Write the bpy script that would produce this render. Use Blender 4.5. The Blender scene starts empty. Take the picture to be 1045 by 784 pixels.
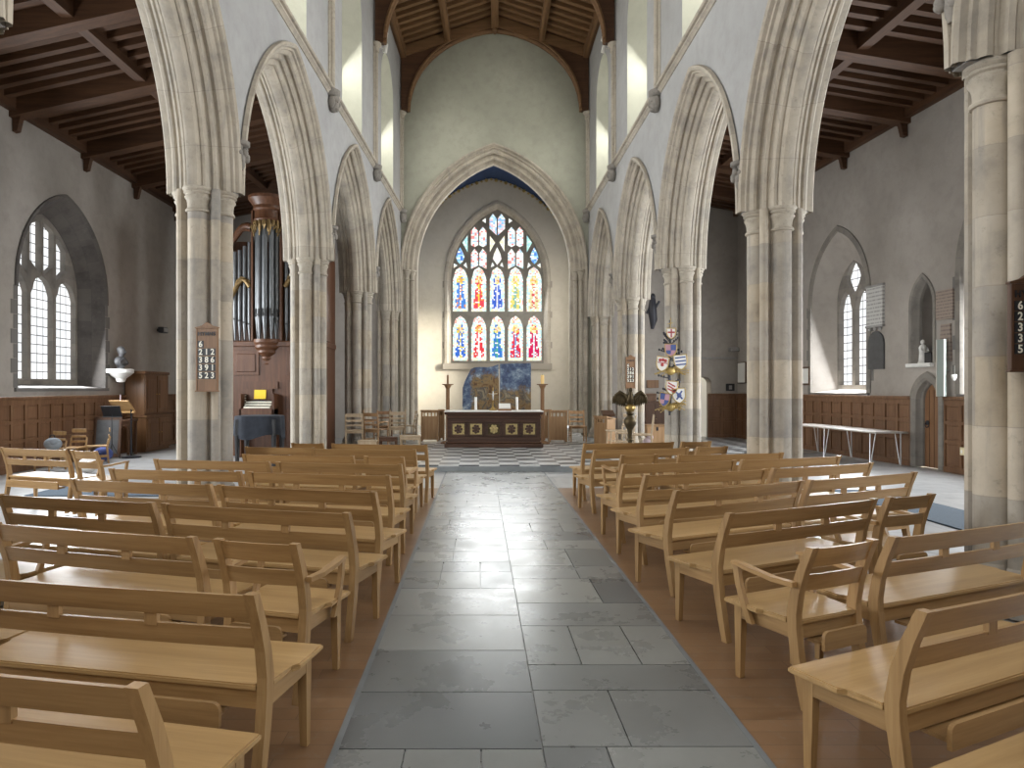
import bpy, bmesh, math, random
from math import sin, cos, pi, sqrt, atan2, hypot, radians
from mathutils import Vector, Matrix

random.seed(7)
SC = bpy.context.scene
COL = SC.collection
F = 700.0
VX, VY, EYE = 489.0, 397.0, 1.62

def at(x, y, Y):
    return Vector(((x - VX) * Y / F, Y, EYE + (VY - y) * Y / F))
def atx(x, Y): return (x - VX) * Y / F
def atz(y, Y): return EYE + (VY - y) * Y / F

# ------------------------------------------------------------------ materials
class NT:
    def __init__(s, name):
        s.m = bpy.data.materials.new(name); s.m.use_nodes = True
        s.t = s.m.node_tree; s.t.nodes.clear()
        s.out = s.n('ShaderNodeOutputMaterial')
    def n(s, kind, **kw):
        nd = s.t.nodes.new(kind)
        for k, v in kw.items():
            if k.startswith('i_'):
                key = k[2:]
                key = int(key) if key.isdigit() else key.replace('_', ' ')
                nd.inputs[key].default_value = v
            else: setattr(nd, k, v)
        return nd
    def l(s, a, b): s.t.links.new(a, b)
    def ramp(s, fac, stops, interp='LINEAR'):
        r = s.n('ShaderNodeValToRGB'); r.color_ramp.interpolation = interp
        e = r.color_ramp.elements
        while len(e) < len(stops): e.new(0.5)
        for k, (p, c) in enumerate(stops):
            e[k].position = p; e[k].color = (c[0], c[1], c[2], 1)
        s.l(fac, r.inputs[0]); return r.outputs[0]
    def mix(s, fac, a, b, mode='MIX'):
        x = s.n('ShaderNodeMix', data_type='RGBA', blend_type=mode)
        for v, i in ((fac, 0), (a, 6), (b, 7)):
            if hasattr(v, 'is_output'): s.l(v, x.inputs[i])
            elif i == 0: x.inputs[0].default_value = v
            else: x.inputs[i].default_value = (*v, 1)
        return x.outputs[2]
    def coord(s, kind='Object', scale=(1, 1, 1), loc=(0, 0, 0), rot=(0, 0, 0)):
        c = s.n('ShaderNodeTexCoord'); mp = s.n('ShaderNodeMapping')
        mp.inputs['Scale'].default_value = scale; mp.inputs['Location'].default_value = loc
        mp.inputs['Rotation'].default_value = rot
        s.l(c.outputs[kind], mp.inputs[0]); return mp.outputs[0]
    def noise(s, vec, scale, detail=4, rough=.55):
        nz = s.n('ShaderNodeTexNoise'); nz.inputs['Scale'].default_value = scale
        nz.inputs['Detail'].default_value = detail; nz.inputs['Roughness'].default_value = rough
        s.l(vec, nz.inputs['Vector']); return nz.outputs['Fac']
    def bsdf(s, color, rough=.6, metal=0, bump=None, bstr=.2, bdist=.01, spec=.5):
        b = s.n('ShaderNodeBsdfPrincipled')
        if hasattr(color, 'is_output'): s.l(color, b.inputs['Base Color'])
        else: b.inputs['Base Color'].default_value = (*color, 1)
        if hasattr(rough, 'is_output'): s.l(rough, b.inputs['Roughness'])
        else: b.inputs['Roughness'].default_value = rough
        b.inputs['Metallic'].default_value = metal
        b.inputs['Specular IOR Level'].default_value = spec
        if bump is not None:
            bp = s.n('ShaderNodeBump'); bp.inputs['Strength'].default_value = bstr
            bp.inputs['Distance'].default_value = bdist
            s.l(bump, bp.inputs['Height']); s.l(bp.outputs[0], b.inputs['Normal'])
        s.l(b.outputs[0], s.out.inputs[0]); return b

MAT = {}
def wood(name, c0, c1, c2, axis=0, rough=.42, fine=1.0, tint=.10, spec=.4):
    t = NT(name)
    sc = [9.0, 9.0, 9.0]; sc[axis] = .55
    v = t.coord('Object', tuple(x * fine for x in sc))
    info = t.n('ShaderNodeObjectInfo')
    add = t.n('ShaderNodeVectorMath', operation='ADD')
    mul = t.n('ShaderNodeMath', operation='MULTIPLY'); mul.inputs[1].default_value = 37.0
    t.l(info.outputs['Random'], mul.inputs[0])
    t.l(v, add.inputs[0]); t.l(mul.outputs[0], add.inputs[1])
    a = t.noise(add.outputs[0], 1.6, 5, .6)
    col = t.ramp(a, [(.30, c0), (.52, c1), (.74, c2)])
    fine_n = t.noise(add.outputs[0], 9, 3, .6)
    col = t.mix(.22, col, t.ramp(fine_n, [(.35, c0), (.65, c2)]), 'MIX')
    if tint:
        r = t.ramp(info.outputs['Random'], [(0, (1 - tint,) * 3), (1, (1 + tint * .6, 1 + tint * .5, 1 + tint * .35))])
        col = t.mix(1.0, col, r, 'MULTIPLY')
    t.bsdf(col, rough, bump=fine_n, bstr=.06, bdist=.004, spec=spec)
    MAT[name] = t.m
OA = ((.235, .132, .050), (.345, .205, .084), (.435, .275, .122))
wood('oak_x', *OA, axis=0)
wood('oak_z', *OA, axis=2)
wood('oak_y', *OA, axis=1)
wood('seat_oak', (.315, .190, .076), (.39, .245, .104), (.465, .305, .140), axis=0, rough=.33)
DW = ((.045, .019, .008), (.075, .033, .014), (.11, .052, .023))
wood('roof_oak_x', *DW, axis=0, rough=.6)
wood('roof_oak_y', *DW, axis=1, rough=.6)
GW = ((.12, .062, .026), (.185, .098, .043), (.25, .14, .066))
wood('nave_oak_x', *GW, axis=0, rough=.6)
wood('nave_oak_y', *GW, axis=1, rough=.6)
wood('wainscot_oak', (.105, .050, .024), (.165, .083, .042), (.22, .12, .063), axis=2, rough=.45, tint=0)
wood('cupboard_oak', (.10, .045, .018), (.165, .08, .034), (.22, .115, .052), axis=2, rough=.4)
wood('organ_oak', (.065, .026, .012), (.10, .042, .02), (.145, .064, .031), axis=2, rough=.42)
wood('altar_oak', (.03, .013, .008), (.055, .025, .014), (.085, .042, .024), axis=0, rough=.4)
wood('board_oak', (.15, .075, .032), (.22, .115, .052), (.28, .155, .075), axis=2, rough=.5)
wood('dark_board_oak', (.05, .022, .01), (.08, .036, .017), (.11, .052, .026), axis=2, rough=.5)
wood('stall_oak', (.27, .155, .072), (.38, .225, .11), (.46, .29, .155), axis=2, rough=.45)

def flat(name, c, rough=.6, metal=0, spec=.5, nz=0, scale=6):
    t = NT(name)
    if nz:
        v = t.coord(); a = t.noise(v, scale, 5)
        col = t.ramp(a, [(.3, tuple(x * (1 - nz) for x in c)), (.7, tuple(min(1, x * (1 + nz)) for x in c))])
        t.bsdf(col, rough, metal, bump=a, bstr=.1, spec=spec)
    else: t.bsdf(c, rough, metal, spec=spec)
    MAT[name] = t.m
flat('black', (.015, .015, .017), .5)
flat('iron', (.03, .03, .035), .45, .6)
flat('brass', (.42, .29, .11), .35, 1.0, nz=.25)
flat('dark_brass', (.075, .055, .028), .45, .8, nz=.35)
flat('gold', (.50, .36, .13), .45, .6, nz=.3)
flat('dull_gilt', (.20, .13, .05), .5, .5, nz=.4, scale=20)
flat('gilded_panel', (.36, .28, .12), .5, .3, nz=.35, scale=30)
flat('white_paint', (.80, .79, .76), .5)
flat('white_stone', (.66, .65, .62), .6, nz=.12)
flat('grey_stone', (.30, .29, .28), .7, nz=.2)
flat('slate', (.075, .075, .078), .5, nz=.2)
flat('wax', (.86, .82, .70), .5)
flat('amber_wax', (.86, .60, .24), .5)
flat('navy_cloth', (.022, .026, .036), .9, nz=.3)
flat('blue_carpet', (.055, .078, .105), .95, nz=.2, scale=60)
flat('blue_cloth', (.05, .07, .22), .8, nz=.2)
flat('grey_cloth', (.20, .22, .24), .8, nz=.2)
flat('white_cloth', (.78, .76, .72), .8)
flat('pink_cloth', (.45, .36, .38), .9, nz=.2)
flat('steel', (.62, .62, .63), .3, 1.0)
flat('table_top', (.34, .31, .29), .35, nz=.08)
flat('yellow_paper', (.80, .55, .03), .7)
flat('paper', (.75, .74, .70), .7)
flat('pipe_metal', (.13, .135, .14), .42, .6, nz=.15)
flat('pipe_dark', (.02, .02, .02), .6)
flat('sign_red', (.40, .05, .05), .5)
flat('sign_blue', (.06, .09, .25), .5)
flat('sign_black', (.02, .02, .025), .5)
flat('sign_pink', (.45, .25, .30), .5)
flat('twig_dark', (.045, .045, .055), .5, .3)
flat('green_grey', (.27, .31, .29), .6)
flat('brown_stone', (.27, .21, .17), .7, nz=.15, scale=14)
flat('lead_white', (.64, .64, .62), .6, nz=.06, scale=10)
flat('ivory', (.78, .74, .62), .4)
flat('socket_plastic', (.75, .66, .42), .4)
flat('chancel_blue', (.02, .045, .12), .8, nz=.2)
flat('cream_plaster', (.66, .60, .48), .9, nz=.05, scale=3)

def plaster(name, a, b, stain, sc=1.0):
    t = NT(name); v = t.coord()
    n1 = t.noise(v, .55 * sc, 6, .6); n2 = t.noise(v, 4 * sc, 6, .65); n3 = t.noise(v, 28, 4, .6)
    col = t.ramp(n1, [(.32, a), (.68, b)])
    col = t.mix(t.ramp(n2, [(.45, (0, 0, 0)), (.80, (.55, .55, .55))]), col, stain)
    col = t.mix(.12, col, t.ramp(n3, [(.3, a), (.7, b)]))
    t.bsdf(col, .92, bump=n2, bstr=.25, bdist=.02, spec=.15)
    MAT[name] = t.m
plaster('nave_plaster', (.335, .332, .332), (.415, .412, .408), (.27, .262, .25))
plaster('gable_plaster', (.33, .33, .27), (.42, .42, .345), (.265, .26, .215))
plaster('aisle_plaster', (.305, .275, .245), (.395, .36, .325), (.24, .215, .19))
plaster('chancel_plaster', (.53, .49, .42), (.60, .56, .485), (.46, .42, .35))
plaster('reveal_plaster', (.50, .50, .42), (.60, .60, .51), (.42, .42, .35))

def blocks(name, stops, w, h, mortar=(.30, .28, .25), ms=.006, rough=.8, vary=.5, coord='UV', bump=.35):
    t = NT(name); v = t.coord(coord)
    b = t.n('ShaderNodeTexBrick'); b.offset = .5; b.squash = 1.0
    b.inputs['Color1'].default_value = (0, 0, 0, 1); b.inputs['Color2'].default_value = (1, 1, 1, 1)
    b.inputs['Mortar'].default_value = (.5, .5, .5, 1)
    b.inputs['Scale'].default_value = 1; b.inputs['Mortar Size'].default_value = ms
    b.inputs['Mortar Smooth'].default_value = .3
    b.inputs['Brick Width'].default_value = w; b.inputs['Row Height'].default_value = h
    t.l(v, b.inputs['Vector'])
    col = t.ramp(b.outputs['Color'], stops)
    ob = t.coord('Object')
    n1 = t.noise(ob, 3.2, 6, .65); n2 = t.noise(ob, 14, 5, .7)
    col = t.mix(vary, col, t.ramp(n1, [(.3, tuple(x * .62 for x in stops[0][1])), (.5, stops[len(stops) // 2][1]), (.75, stops[-1][1])]))
    col = t.mix(t.ramp(n2, [(.55, (0, 0, 0)), (.78, (.5, .5, .5))]), col, (.20, .18, .155))
    col = t.mix(b.outputs['Fac'], col, mortar)
    hgt = t.mix(b.outputs['Fac'], t.ramp(n2, [(.2, (.4,) * 3), (.8, (.7,) * 3)]), (0, 0, 0))
    t.bsdf(col, rough, bump=hgt, bstr=bump, bdist=.01, spec=.25)
    MAT[name] = t.m
def carved(name, a, b, dark):
    t = NT(name); v = t.coord('Object'); n1 = t.noise(v, 2.5, 6, .65); n2 = t.noise(v, 16, 5, .7)
    col = t.ramp(n1, [(.3, a), (.7, b)]); col = t.mix(t.ramp(n2, [(.5, (0, 0, 0)), (.75, (.6, .6, .6))]), col, dark)
    t.bsdf(col, .85, bump=n2, bstr=.3, bdist=.008, spec=.2); MAT[name] = t.m
carved('carved_stone', (.37, .33, .27), (.48, .43, .355), (.20, .185, .16))
carved('head_stone', (.22, .205, .185), (.30, .275, .245), (.12, .11, .10))
blocks('mullion_stone', [(0, (.19, .18, .16)), (.5, (.235, .22, .195)), (1, (.28, .26, .23))], .4, .3, mortar=(.2, .19, .17), ms=.003)
def pierstone(name, w, h, stops, joint, streak):
    """courses of ashlar, every block its own tint, with vertical streaks of grime and pale repairs"""
    t = NT(name); uv = t.coord('UV'); info = t.n('ShaderNodeObjectInfo')
    mul = t.n('ShaderNodeVectorMath', operation='MULTIPLY'); mul.inputs[1].default_value = (31.0, 17.0, 0)
    t.l(info.outputs['Random'], mul.inputs[0]); add = t.n('ShaderNodeVectorMath', operation='ADD'); t.l(uv, add.inputs[0]); t.l(mul.outputs[0], add.inputs[1])
    b = t.n('ShaderNodeTexBrick'); b.offset = .5; b.inputs['Color1'].default_value = (0, 0, 0, 1); b.inputs['Color2'].default_value = (1, 1, 1, 1); b.inputs['Mortar'].default_value = (.5, .5, .5, 1)
    b.inputs['Scale'].default_value = 1; b.inputs['Mortar Size'].default_value = .004; b.inputs['Mortar Smooth'].default_value = .5; b.inputs['Brick Width'].default_value = w; b.inputs['Row Height'].default_value = h
    t.l(add.outputs[0], b.inputs['Vector'])
    col = t.ramp(b.outputs['Color'], stops)
    ob = t.coord('Object'); n1 = t.noise(ob, 2.6, 6, .65); n2 = t.noise(ob, 13, 6, .7)
    st = t.coord('Object', (9, 9, .7)); n3 = t.noise(st, 1.0, 5, .65)
    col = t.mix(.45, col, t.ramp(n1, [(.32, (.20, .185, .16)), (.5, (.44, .385, .305)), (.7, (.58, .52, .43))]))
    col = t.mix(t.ramp(n3, [(.50, (0, 0, 0)), (.75, (.65,) * 3)]), col, streak)
    col = t.mix(t.ramp(n2, [(.58, (0, 0, 0)), (.78, (.6,) * 3)]), col, (.16, .145, .125))
    jn = t.n('ShaderNodeMath', operation='MULTIPLY'); jn.inputs[1].default_value = .55; t.l(b.outputs['Fac'], jn.inputs[0])
    col = t.mix(jn.outputs[0], col, joint)
    hgt = t.mix(jn.outputs[0], t.ramp(n2, [(.2, (.4,) * 3), (.8, (.7,) * 3)]), (0, 0, 0))
    t.bsdf(col, .8, bump=hgt, bstr=.3, bdist=.01, spec=.25); MAT[name] = t.m
pierstone('pier_stone', 1.15, .52, [(0, (.38, .315, .235)), (.18, (.48, .42, .335)), (.36, (.26, .255, .25)), (.5, (.54, .47, .375)), (.66, (.42, .345, .25)), (.82, (.33, .31, .29)), (1, (.57, .50, .405))], (.24, .22, .20), (.25, .24, .23))
pierstone('arch_stone', .62, 7.0, [(0, (.36, .32, .265)), (.35, (.45, .40, .33)), (.7, (.39, .35, .295)), (1, (.51, .46, .385))], (.22, .20, .18), (.27, .255, .235))
blocks('window_stone', [(0, (.17, .155, .14)), (.5, (.225, .205, .18)), (1, (.28, .255, .22))], .4, .3, mortar=(.16, .15, .14), ms=.003)
blocks('pale_window_stone', [(0, (.38, .34, .285)), (.5, (.46, .42, .36)), (1, (.52, .47, .40))], .4, .3, mortar=(.34, .31, .27), ms=.003)
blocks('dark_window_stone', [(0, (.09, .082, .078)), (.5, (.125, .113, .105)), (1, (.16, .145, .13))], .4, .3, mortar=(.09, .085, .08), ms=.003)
blocks('flagstone', [(0, (.25, .255, .26)), (.5, (.33, .33, .33)), (1, (.40, .395, .385))], .9, .6, mortar=(.16, .16, .16), rough=.32, coord='Object', bump=.1)
blocks('wood_floor', [(0, (.165, .090, .044)), (.5, (.20, .112, .056)), (1, (.235, .136, .070))], 1.8, .12, mortar=(.085, .05, .03), ms=.0015, rough=.34, vary=.25, coord='Object', bump=.05)

# slab material with a colour of its own for every slab
t = NT('aisle_slab'); va = t.n('ShaderNodeVertexColor'); va.layer_name = 'tone'
ob = t.coord(); n1 = t.noise(ob, 2.2, 7, .65); n2 = t.noise(ob, 22, 5, .7)
col = t.mix(.9, va.outputs[0], t.ramp(n1, [(.25, (.82, .82, .82)), (.7, (1.15, 1.15, 1.13))]), 'MULTIPLY')
n3 = t.noise(ob, 4.5, 6, .75)
col = t.mix(t.ramp(n3, [(.60, (0, 0, 0)), (.72, (.16, .16, .16))]), col, (.075, .078, .078))
col = t.mix(t.ramp(n2, [(.62, (0, 0, 0)), (.75, (.35, .35, .35))]), col, (.09, .093, .093))
rg = t.n('ShaderNodeMath', operation='MULTIPLY_ADD'); rg.inputs[1].default_value = .30; rg.inputs[2].default_value = .14
t.l(n1, rg.inputs[0])
t.bsdf(col, rg.outputs[0], bump=n1, bstr=.06, bdist=.01, spec=.45); MAT['aisle_slab'] = t.m

# chequered sanctuary tiles
def checker(name, size, a, b, rot=0.0):
    t = NT(name); v = t.coord('Object', rot=(0, 0, rot))
    ck = t.n('ShaderNodeTexChecker'); ck.inputs['Scale'].default_value = 1 / size
    ck.inputs['Color1'].default_value = (*a, 1); ck.inputs['Color2'].default_value = (*b, 1)
    t.l(v, ck.inputs['Vector'])
    n1 = t.noise(v, 5, 5)
    col = t.mix(.14, ck.outputs[0], t.ramp(n1, [(.3, (.12,) * 3), (.7, (.5,) * 3)]))
    t.bsdf(col, .28, bump=n1, bstr=.03); MAT[name] = t.m
checker('sanctuary_tile', .40, (.50, .50, .49), (.035, .036, .04))
checker('aisle_tile', .42, (.40, .40, .39), (.05, .05, .055), radians(45))

# leaded clear glass: the sky's light behind small panes
def leaded(name, w, h, col, strength):
    t = NT(name); v = t.coord('UV')
    b = t.n('ShaderNodeTexBrick'); b.offset = 0.0
    b.inputs['Color1'].default_value = (*[c * .86 for c in col], 1); b.inputs['Color2'].default_value = (*col, 1)
    b.inputs['Mortar'].default_value = (.03, .03, .03, 1); b.inputs['Scale'].default_value = 1
    b.inputs['Mortar Size'].default_value = .011; b.inputs['Brick Width'].default_value = w; b.inputs['Row Height'].default_value = h
    b.inputs['Mortar Smooth'].default_value = .4
    t.l(v, b.inputs['Vector'])
    n1 = t.noise(t.coord('Object'), 1.3, 4)
    c = t.mix(.35, b.outputs[0], t.ramp(n1, [(.35, (.55, .62, .68)), (.65, (1, 1, 1))]), 'MULTIPLY')
    e = t.n('ShaderNodeEmission'); e.inputs['Strength'].default_value = strength
    t.l(c, e.inputs['Color']); t.l(e.outputs[0], t.out.inputs[0]); MAT[name] = t.m
leaded('leaded_glass', .21, .20, (1, 1, 1), 1.25)
leaded('plain_glass', .9, .9, (1, 1, .95), 2.2)
t = NT('stained_glass'); va = t.n('ShaderNodeVertexColor'); va.layer_name = 'tone'
e = t.n('ShaderNodeEmission'); e.inputs['Strength'].default_value = 1.18
t.l(va.outputs[0], e.inputs['Color']); t.l(e.outputs[0], t.out.inputs[0]); MAT['stained_glass'] = t.m
t = NT('candle_flame'); e = t.n('ShaderNodeEmission'); e.inputs['Color'].default_value = (1, .75, .35, 1); e.inputs['Strength'].default_value = 3
t.l(e.outputs[0], t.out.inputs[0]); MAT['candle_flame'] = t.m

# painted reredos panels (abstract blues, ochres and umbers)
def painted(name, off, z0, x0):
    t = NT(name); v = t.coord('Object', loc=off)
    n0 = t.n('ShaderNodeTexNoise'); n0.inputs['Scale'].default_value = 2.2; n0.inputs['Detail'].default_value = 7; n0.inputs['Roughness'].default_value = .68; n0.inputs['Distortion'].default_value = 1.6
    t.l(v, n0.inputs['Vector']); nf = n0.outputs['Fac']; n1 = t.noise(v, 5.5, 6, .7)
    och = t.ramp(nf, [(.30, (.03, .018, .014)), (.42, (.13, .065, .025)), (.50, (.26, .17, .07)), (.56, (.07, .06, .055)), (.66, (.33, .27, .17)), (.75, (.12, .07, .04))])
    bl = t.ramp(n1, [(.30, (.02, .028, .055)), (.46, (.055, .085, .17)), (.58, (.16, .22, .30)), (.66, (.42, .47, .50)), (.76, (.09, .09, .10))])
    sep = t.n('ShaderNodeSeparateXYZ'); t.l(t.coord('Generated'), sep.inputs[0])
    fz = t.n('ShaderNodeMath', operation='SUBTRACT'); t.l(sep.outputs['Z'], fz.inputs[0]); fz.inputs[1].default_value = z0
    fx = t.n('ShaderNodeMath', operation='SUBTRACT'); fx.inputs[0].default_value = x0; t.l(sep.outputs['X'], fx.inputs[1])
    mx = t.n('ShaderNodeMath', operation='MAXIMUM'); t.l(fz.outputs[0], mx.inputs[0]); t.l(fx.outputs[0], mx.inputs[1])
    ad = t.n('ShaderNodeMath', operation='MULTIPLY_ADD'); ad.inputs[1].default_value = 3.0; t.l(mx.outputs[0], ad.inputs[0]); t.l(n1, ad.inputs[2])
    col = t.mix(t.ramp(ad.outputs[0], [(.42, (0, 0, 0)), (.62, (1, 1, 1))]), och, bl)
    t.bsdf(col, .5, bump=n1, bstr=.1); MAT[name] = t.m
painted('painting_ochre', (.3, 0, .4), .86, .25)
painted('painting_blue', (2.1, 0, 1.3), .66, -.2)

# inscription: rows of small worn marks cut in the tablet
def inscribed(name, base, ink, rows):
    t = NT(name); v = t.coord('Generated'); sep = t.n('ShaderNodeSeparateXYZ'); t.l(v, sep.inputs[0])
    m1 = t.n('ShaderNodeMath', operation='MULTIPLY'); m1.inputs[1].default_value = rows; t.l(sep.outputs['Z'], m1.inputs[0])
    fr = t.n('ShaderNodeMath', operation='FRACT'); t.l(m1.outputs[0], fr.inputs[0]); fl = t.n('ShaderNodeMath', operation='FLOOR'); t.l(m1.outputs[0], fl.inputs[0])
    cmb = t.n('ShaderNodeCombineXYZ'); t.l(sep.outputs['Y'], cmb.inputs[0]); t.l(fl.outputs[0], cmb.inputs[1])
    nz = t.noise(cmb.outputs[0], 14, 2)
    band = t.ramp(fr.outputs[0], [(.0, (0, 0, 0)), (.30, (0, 0, 0)), (.40, (1, 1, 1)), (.68, (1, 1, 1)), (.78, (0, 0, 0))])
    col = t.mix(t.ramp(nz, [(.44, (0, 0, 0)), (.50, (.7, .7, .7))]), base, ink)
    col = t.mix(band, base, col); t.bsdf(col, .7); MAT[name] = t.m
inscribed('inscribed_white', (.55, .54, .52), (.20, .20, .19), 10)
inscribed('inscribed_brown', (.30, .24, .20), (.15, .11, .095), 9)

# ------------------------------------------------------------------ mesh building
class MB:
    def __init__(s): s.v = []; s.f = []; s.uv = {}
    def add(s, vs, fs, uvs=None):
        o = len(s.v); s.v.extend([tuple(p) for p in vs])
        for k, f in enumerate(fs):
            if uvs: s.uv[len(s.f)] = uvs[k]
            s.f.append(tuple(i + o for i in f))
        return s
    def box(s, x0, x1, y0, y1, z0, z1, M=None, ch=0.0):
        if ch:
            bm = bmesh.new(); bmesh.ops.create_cube(bm, size=1)
            for v in bm.verts: v.co = Vector(((x0 + x1) / 2 + v.co.x * (x1 - x0), (y0 + y1) / 2 + v.co.y * (y1 - y0), (z0 + z1) / 2 + v.co.z * (z1 - z0)))
            bmesh.ops.bevel(bm, geom=bm.edges[:], offset=ch, segments=1, affect='EDGES')
            bm.verts.index_update()
            vs = [v.co.copy() for v in bm.verts]; fs = [[v.index for v in f.verts] for f in bm.faces]; bm.free()
        else:
            vs = [Vector(p) for p in ((x0, y0, z0), (x1, y0, z0), (x1, y1, z0), (x0, y1, z0), (x0, y0, z1), (x1, y0, z1), (x1, y1, z1), (x0, y1, z1))]
            fs = [(3, 2, 1, 0), (4, 5, 6, 7), (0, 1, 5, 4), (1, 2, 6, 5), (2, 3, 7, 6), (3, 0, 4, 7)]
        if M is not None: vs = [M @ v for v in vs]
        return s.add(vs, fs)
    def prism(s, poly, a, b, axis='x', M=None):
        """poly of 2-D points extruded along axis from a to b"""
        def p3(p, h):
            if axis == 'x': return Vector((h, p[0], p[1]))
            if axis == 'y': return Vector((p[0], h, p[1]))
            return Vector((p[0], p[1], h))
        n = len(poly); vs = [p3(p, a) for p in poly] + [p3(p, b) for p in poly]
        if M is not None: vs = [M @ v for v in vs]
        fs = [tuple(range(n))[::-1], tuple(range(n, 2 * n))] + [(i, (i + 1) % n, n + (i + 1) % n, n + i) for i in range(n)]
        return s.add(vs, fs)
    def lathe(s, prof, n=16, c=(0, 0, 0), M=None, ang=2 * pi):
        vs = []; fs = []
        for r, z in prof:
            for k in range(n):
                a = ang * k / n
                vs.append(Vector((c[0] + r * cos(a), c[1] + r * sin(a), c[2] + z)))
        m = len(prof)
        for j in range(m - 1):
            for k in range(n):
                k2 = (k + 1) % n
                fs.append((j * n + k, j * n + k2, (j + 1) * n + k2, (j + 1) * n + k))
        fs.append(tuple(range(n))[::-1]); fs.append(tuple((m - 1) * n + k for k in range(n)))
        if M is not None: vs = [M @ v for v in vs]
        return s.add(vs, fs)
    def tube(s, path, rad, n=8):
        path = [Vector(p) for p in path]
        if not hasattr(rad, '__len__'): rad = [rad] * len(path)
        vs = []; fs = []; prev = None
        for i, p in enumerate(path):
            d = (path[min(i + 1, len(path) - 1)] - path[max(i - 1, 0)]).normalized()
            ref = prev if prev is not None else (Vector((0, 0, 1)) if abs(d.z) < .9 else Vector((1, 0, 0)))
            e1 = (ref - d * ref.dot(d))
            e1 = e1.normalized() if e1.length > 1e-6 else d.orthogonal().normalized()
            e2 = d.cross(e1); prev = e1
            for k in range(n):
                a = 2 * pi * k / n
                vs.append(p + (e1 * cos(a) + e2 * sin(a)) * rad[i])
        for i in range(len(path) - 1):
            for k in range(n):
                k2 = (k + 1) % n
                fs.append((i * n + k, i * n + k2, (i + 1) * n + k2, (i + 1) * n + k))
        fs.append(tuple(range(n))[::-1]); fs.append(tuple((len(path) - 1) * n + k for k in range(n)))
        return s.add(vs, fs)
    def ball(s, c, r, n=12, m=8, M=None):
        r = r if hasattr(r, '__len__') else (r, r, r)
        vs = [Vector((c[0], c[1], c[2] - r[2]))]; fs = []
        for j in range(1, m):
            t_ = pi * j / m
            for k in range(n):
                a = 2 * pi * k / n
                vs.append(Vector((c[0] + r[0] * sin(t_) * cos(a), c[1] + r[1] * sin(t_) * sin(a), c[2] - r[2] * cos(t_))))
        vs.append(Vector((c[0], c[1], c[2] + r[2])))
        for k in range(n): fs.append((0, 1 + (k + 1) % n, 1 + k))
        for j in range(m - 2):
            for k in range(n):
                a = 1 + j * n; fs.append((a + k, a + (k + 1) % n, a + n + (k + 1) % n, a + n + k))
        a = 1 + (m - 2) * n
        for k in range(n): fs.append((a + k, a + (k + 1) % n, len(vs) - 1))
        if M is not None: vs = [M @ v for v in vs]
        return s.add(vs, fs)
    def grid(s, rows, closed=False, uvscale=(1, 1)):
        """rows: list of equal-length point lists; UV by arc length"""
        n = len(rows[0]); m = len(rows); vs = [p for r in rows for p in r]
        du = [0.0]
        mid = rows[m // 2]
        for k in range(1, n + (1 if closed else 0)): du.append(du[-1] + (Vector(mid[k % n]) - Vector(mid[k - 1])).length)
        dv = [0.0]
        for j in range(1, m): dv.append(dv[-1] + (Vector(rows[j][n // 2]) - Vector(rows[j - 1][n // 2])).length)
        fs = []; uvs = []
        for j in range(m - 1):
            for k in range(n if closed else n - 1):
                k2 = (k + 1) % n
                fs.append((j * n + k, j * n + k2, (j + 1) * n + k2, (j + 1) * n + k))
                uvs.append(((du[k], dv[j]), (du[k + 1], dv[j]), (du[k + 1], dv[j + 1]), (du[k], dv[j + 1])))
        return s.add(vs, fs, uvs)
    def mesh(s, name, smooth=None):
        me = bpy.data.meshes.new(name); me.from_pydata(s.v, [], s.f)
        if s.uv:
            lay = me.uv_layers.new(name='UVMap')
            for p in me.polygons:
                uv = s.uv.get(p.index)
                if uv:
                    for li, c in zip(p.loop_indices, uv): lay.data[li].uv = c
        bm = bmesh.new(); bm.from_mesh(me); bmesh.ops.recalc_face_normals(bm, faces=bm.faces[:]); bm.to_mesh(me); bm.free()
        if smooth:
            me.polygons.foreach_set('use_smooth', [True] * len(me.polygons))
            me.set_sharp_from_angle(angle=radians(smooth))
        me.update(); return me
    def build(s, name, mat, parent=None, smooth=None, M=None, base=None):
        """base: world point that becomes the object's origin"""
        if base is not None:
            b = Vector(base); s.v = [tuple(Vector(p) - b) for p in s.v]
        me = s.mesh(name, smooth); me.materials.append(MAT[mat])
        o = bpy.data.objects.new(name, me); COL.objects.link(o)
        if parent is not None: o.parent = parent
        if M is not None: o.matrix_local = M
        if base is not None: o.location = base
        return o

def thing(name, label, cat, loc=(0, 0, 0), rz=0.0, group=None):
    o = bpy.data.objects.new(name, None); COL.objects.link(o); o.empty_display_size = .1
    o.location = loc; o.rotation_euler = (0, 0, rz); return tag(o, label, cat, group)
def tag(o, label=None, cat=None, group=None, kind=None):
    if label: o['label'] = label
    if cat: o['category'] = cat
    if group: o['group'] = group
    if kind: o['kind'] = kind
    return o
def struct(o): o['kind'] = 'structure'; return o
def sempty(name, loc=(0, 0, 0)):
    o = bpy.data.objects.new(name, None); COL.objects.link(o); o.location = loc; return struct(o)
def dup(root):
    r = root.copy(); COL.objects.link(r)
    for ch in list(root.children):
        c = ch.copy(); COL.objects.link(c); c.parent = r
        for g in list(ch.children):
            d = g.copy(); COL.objects.link(d); d.parent = c
    return r

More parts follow.
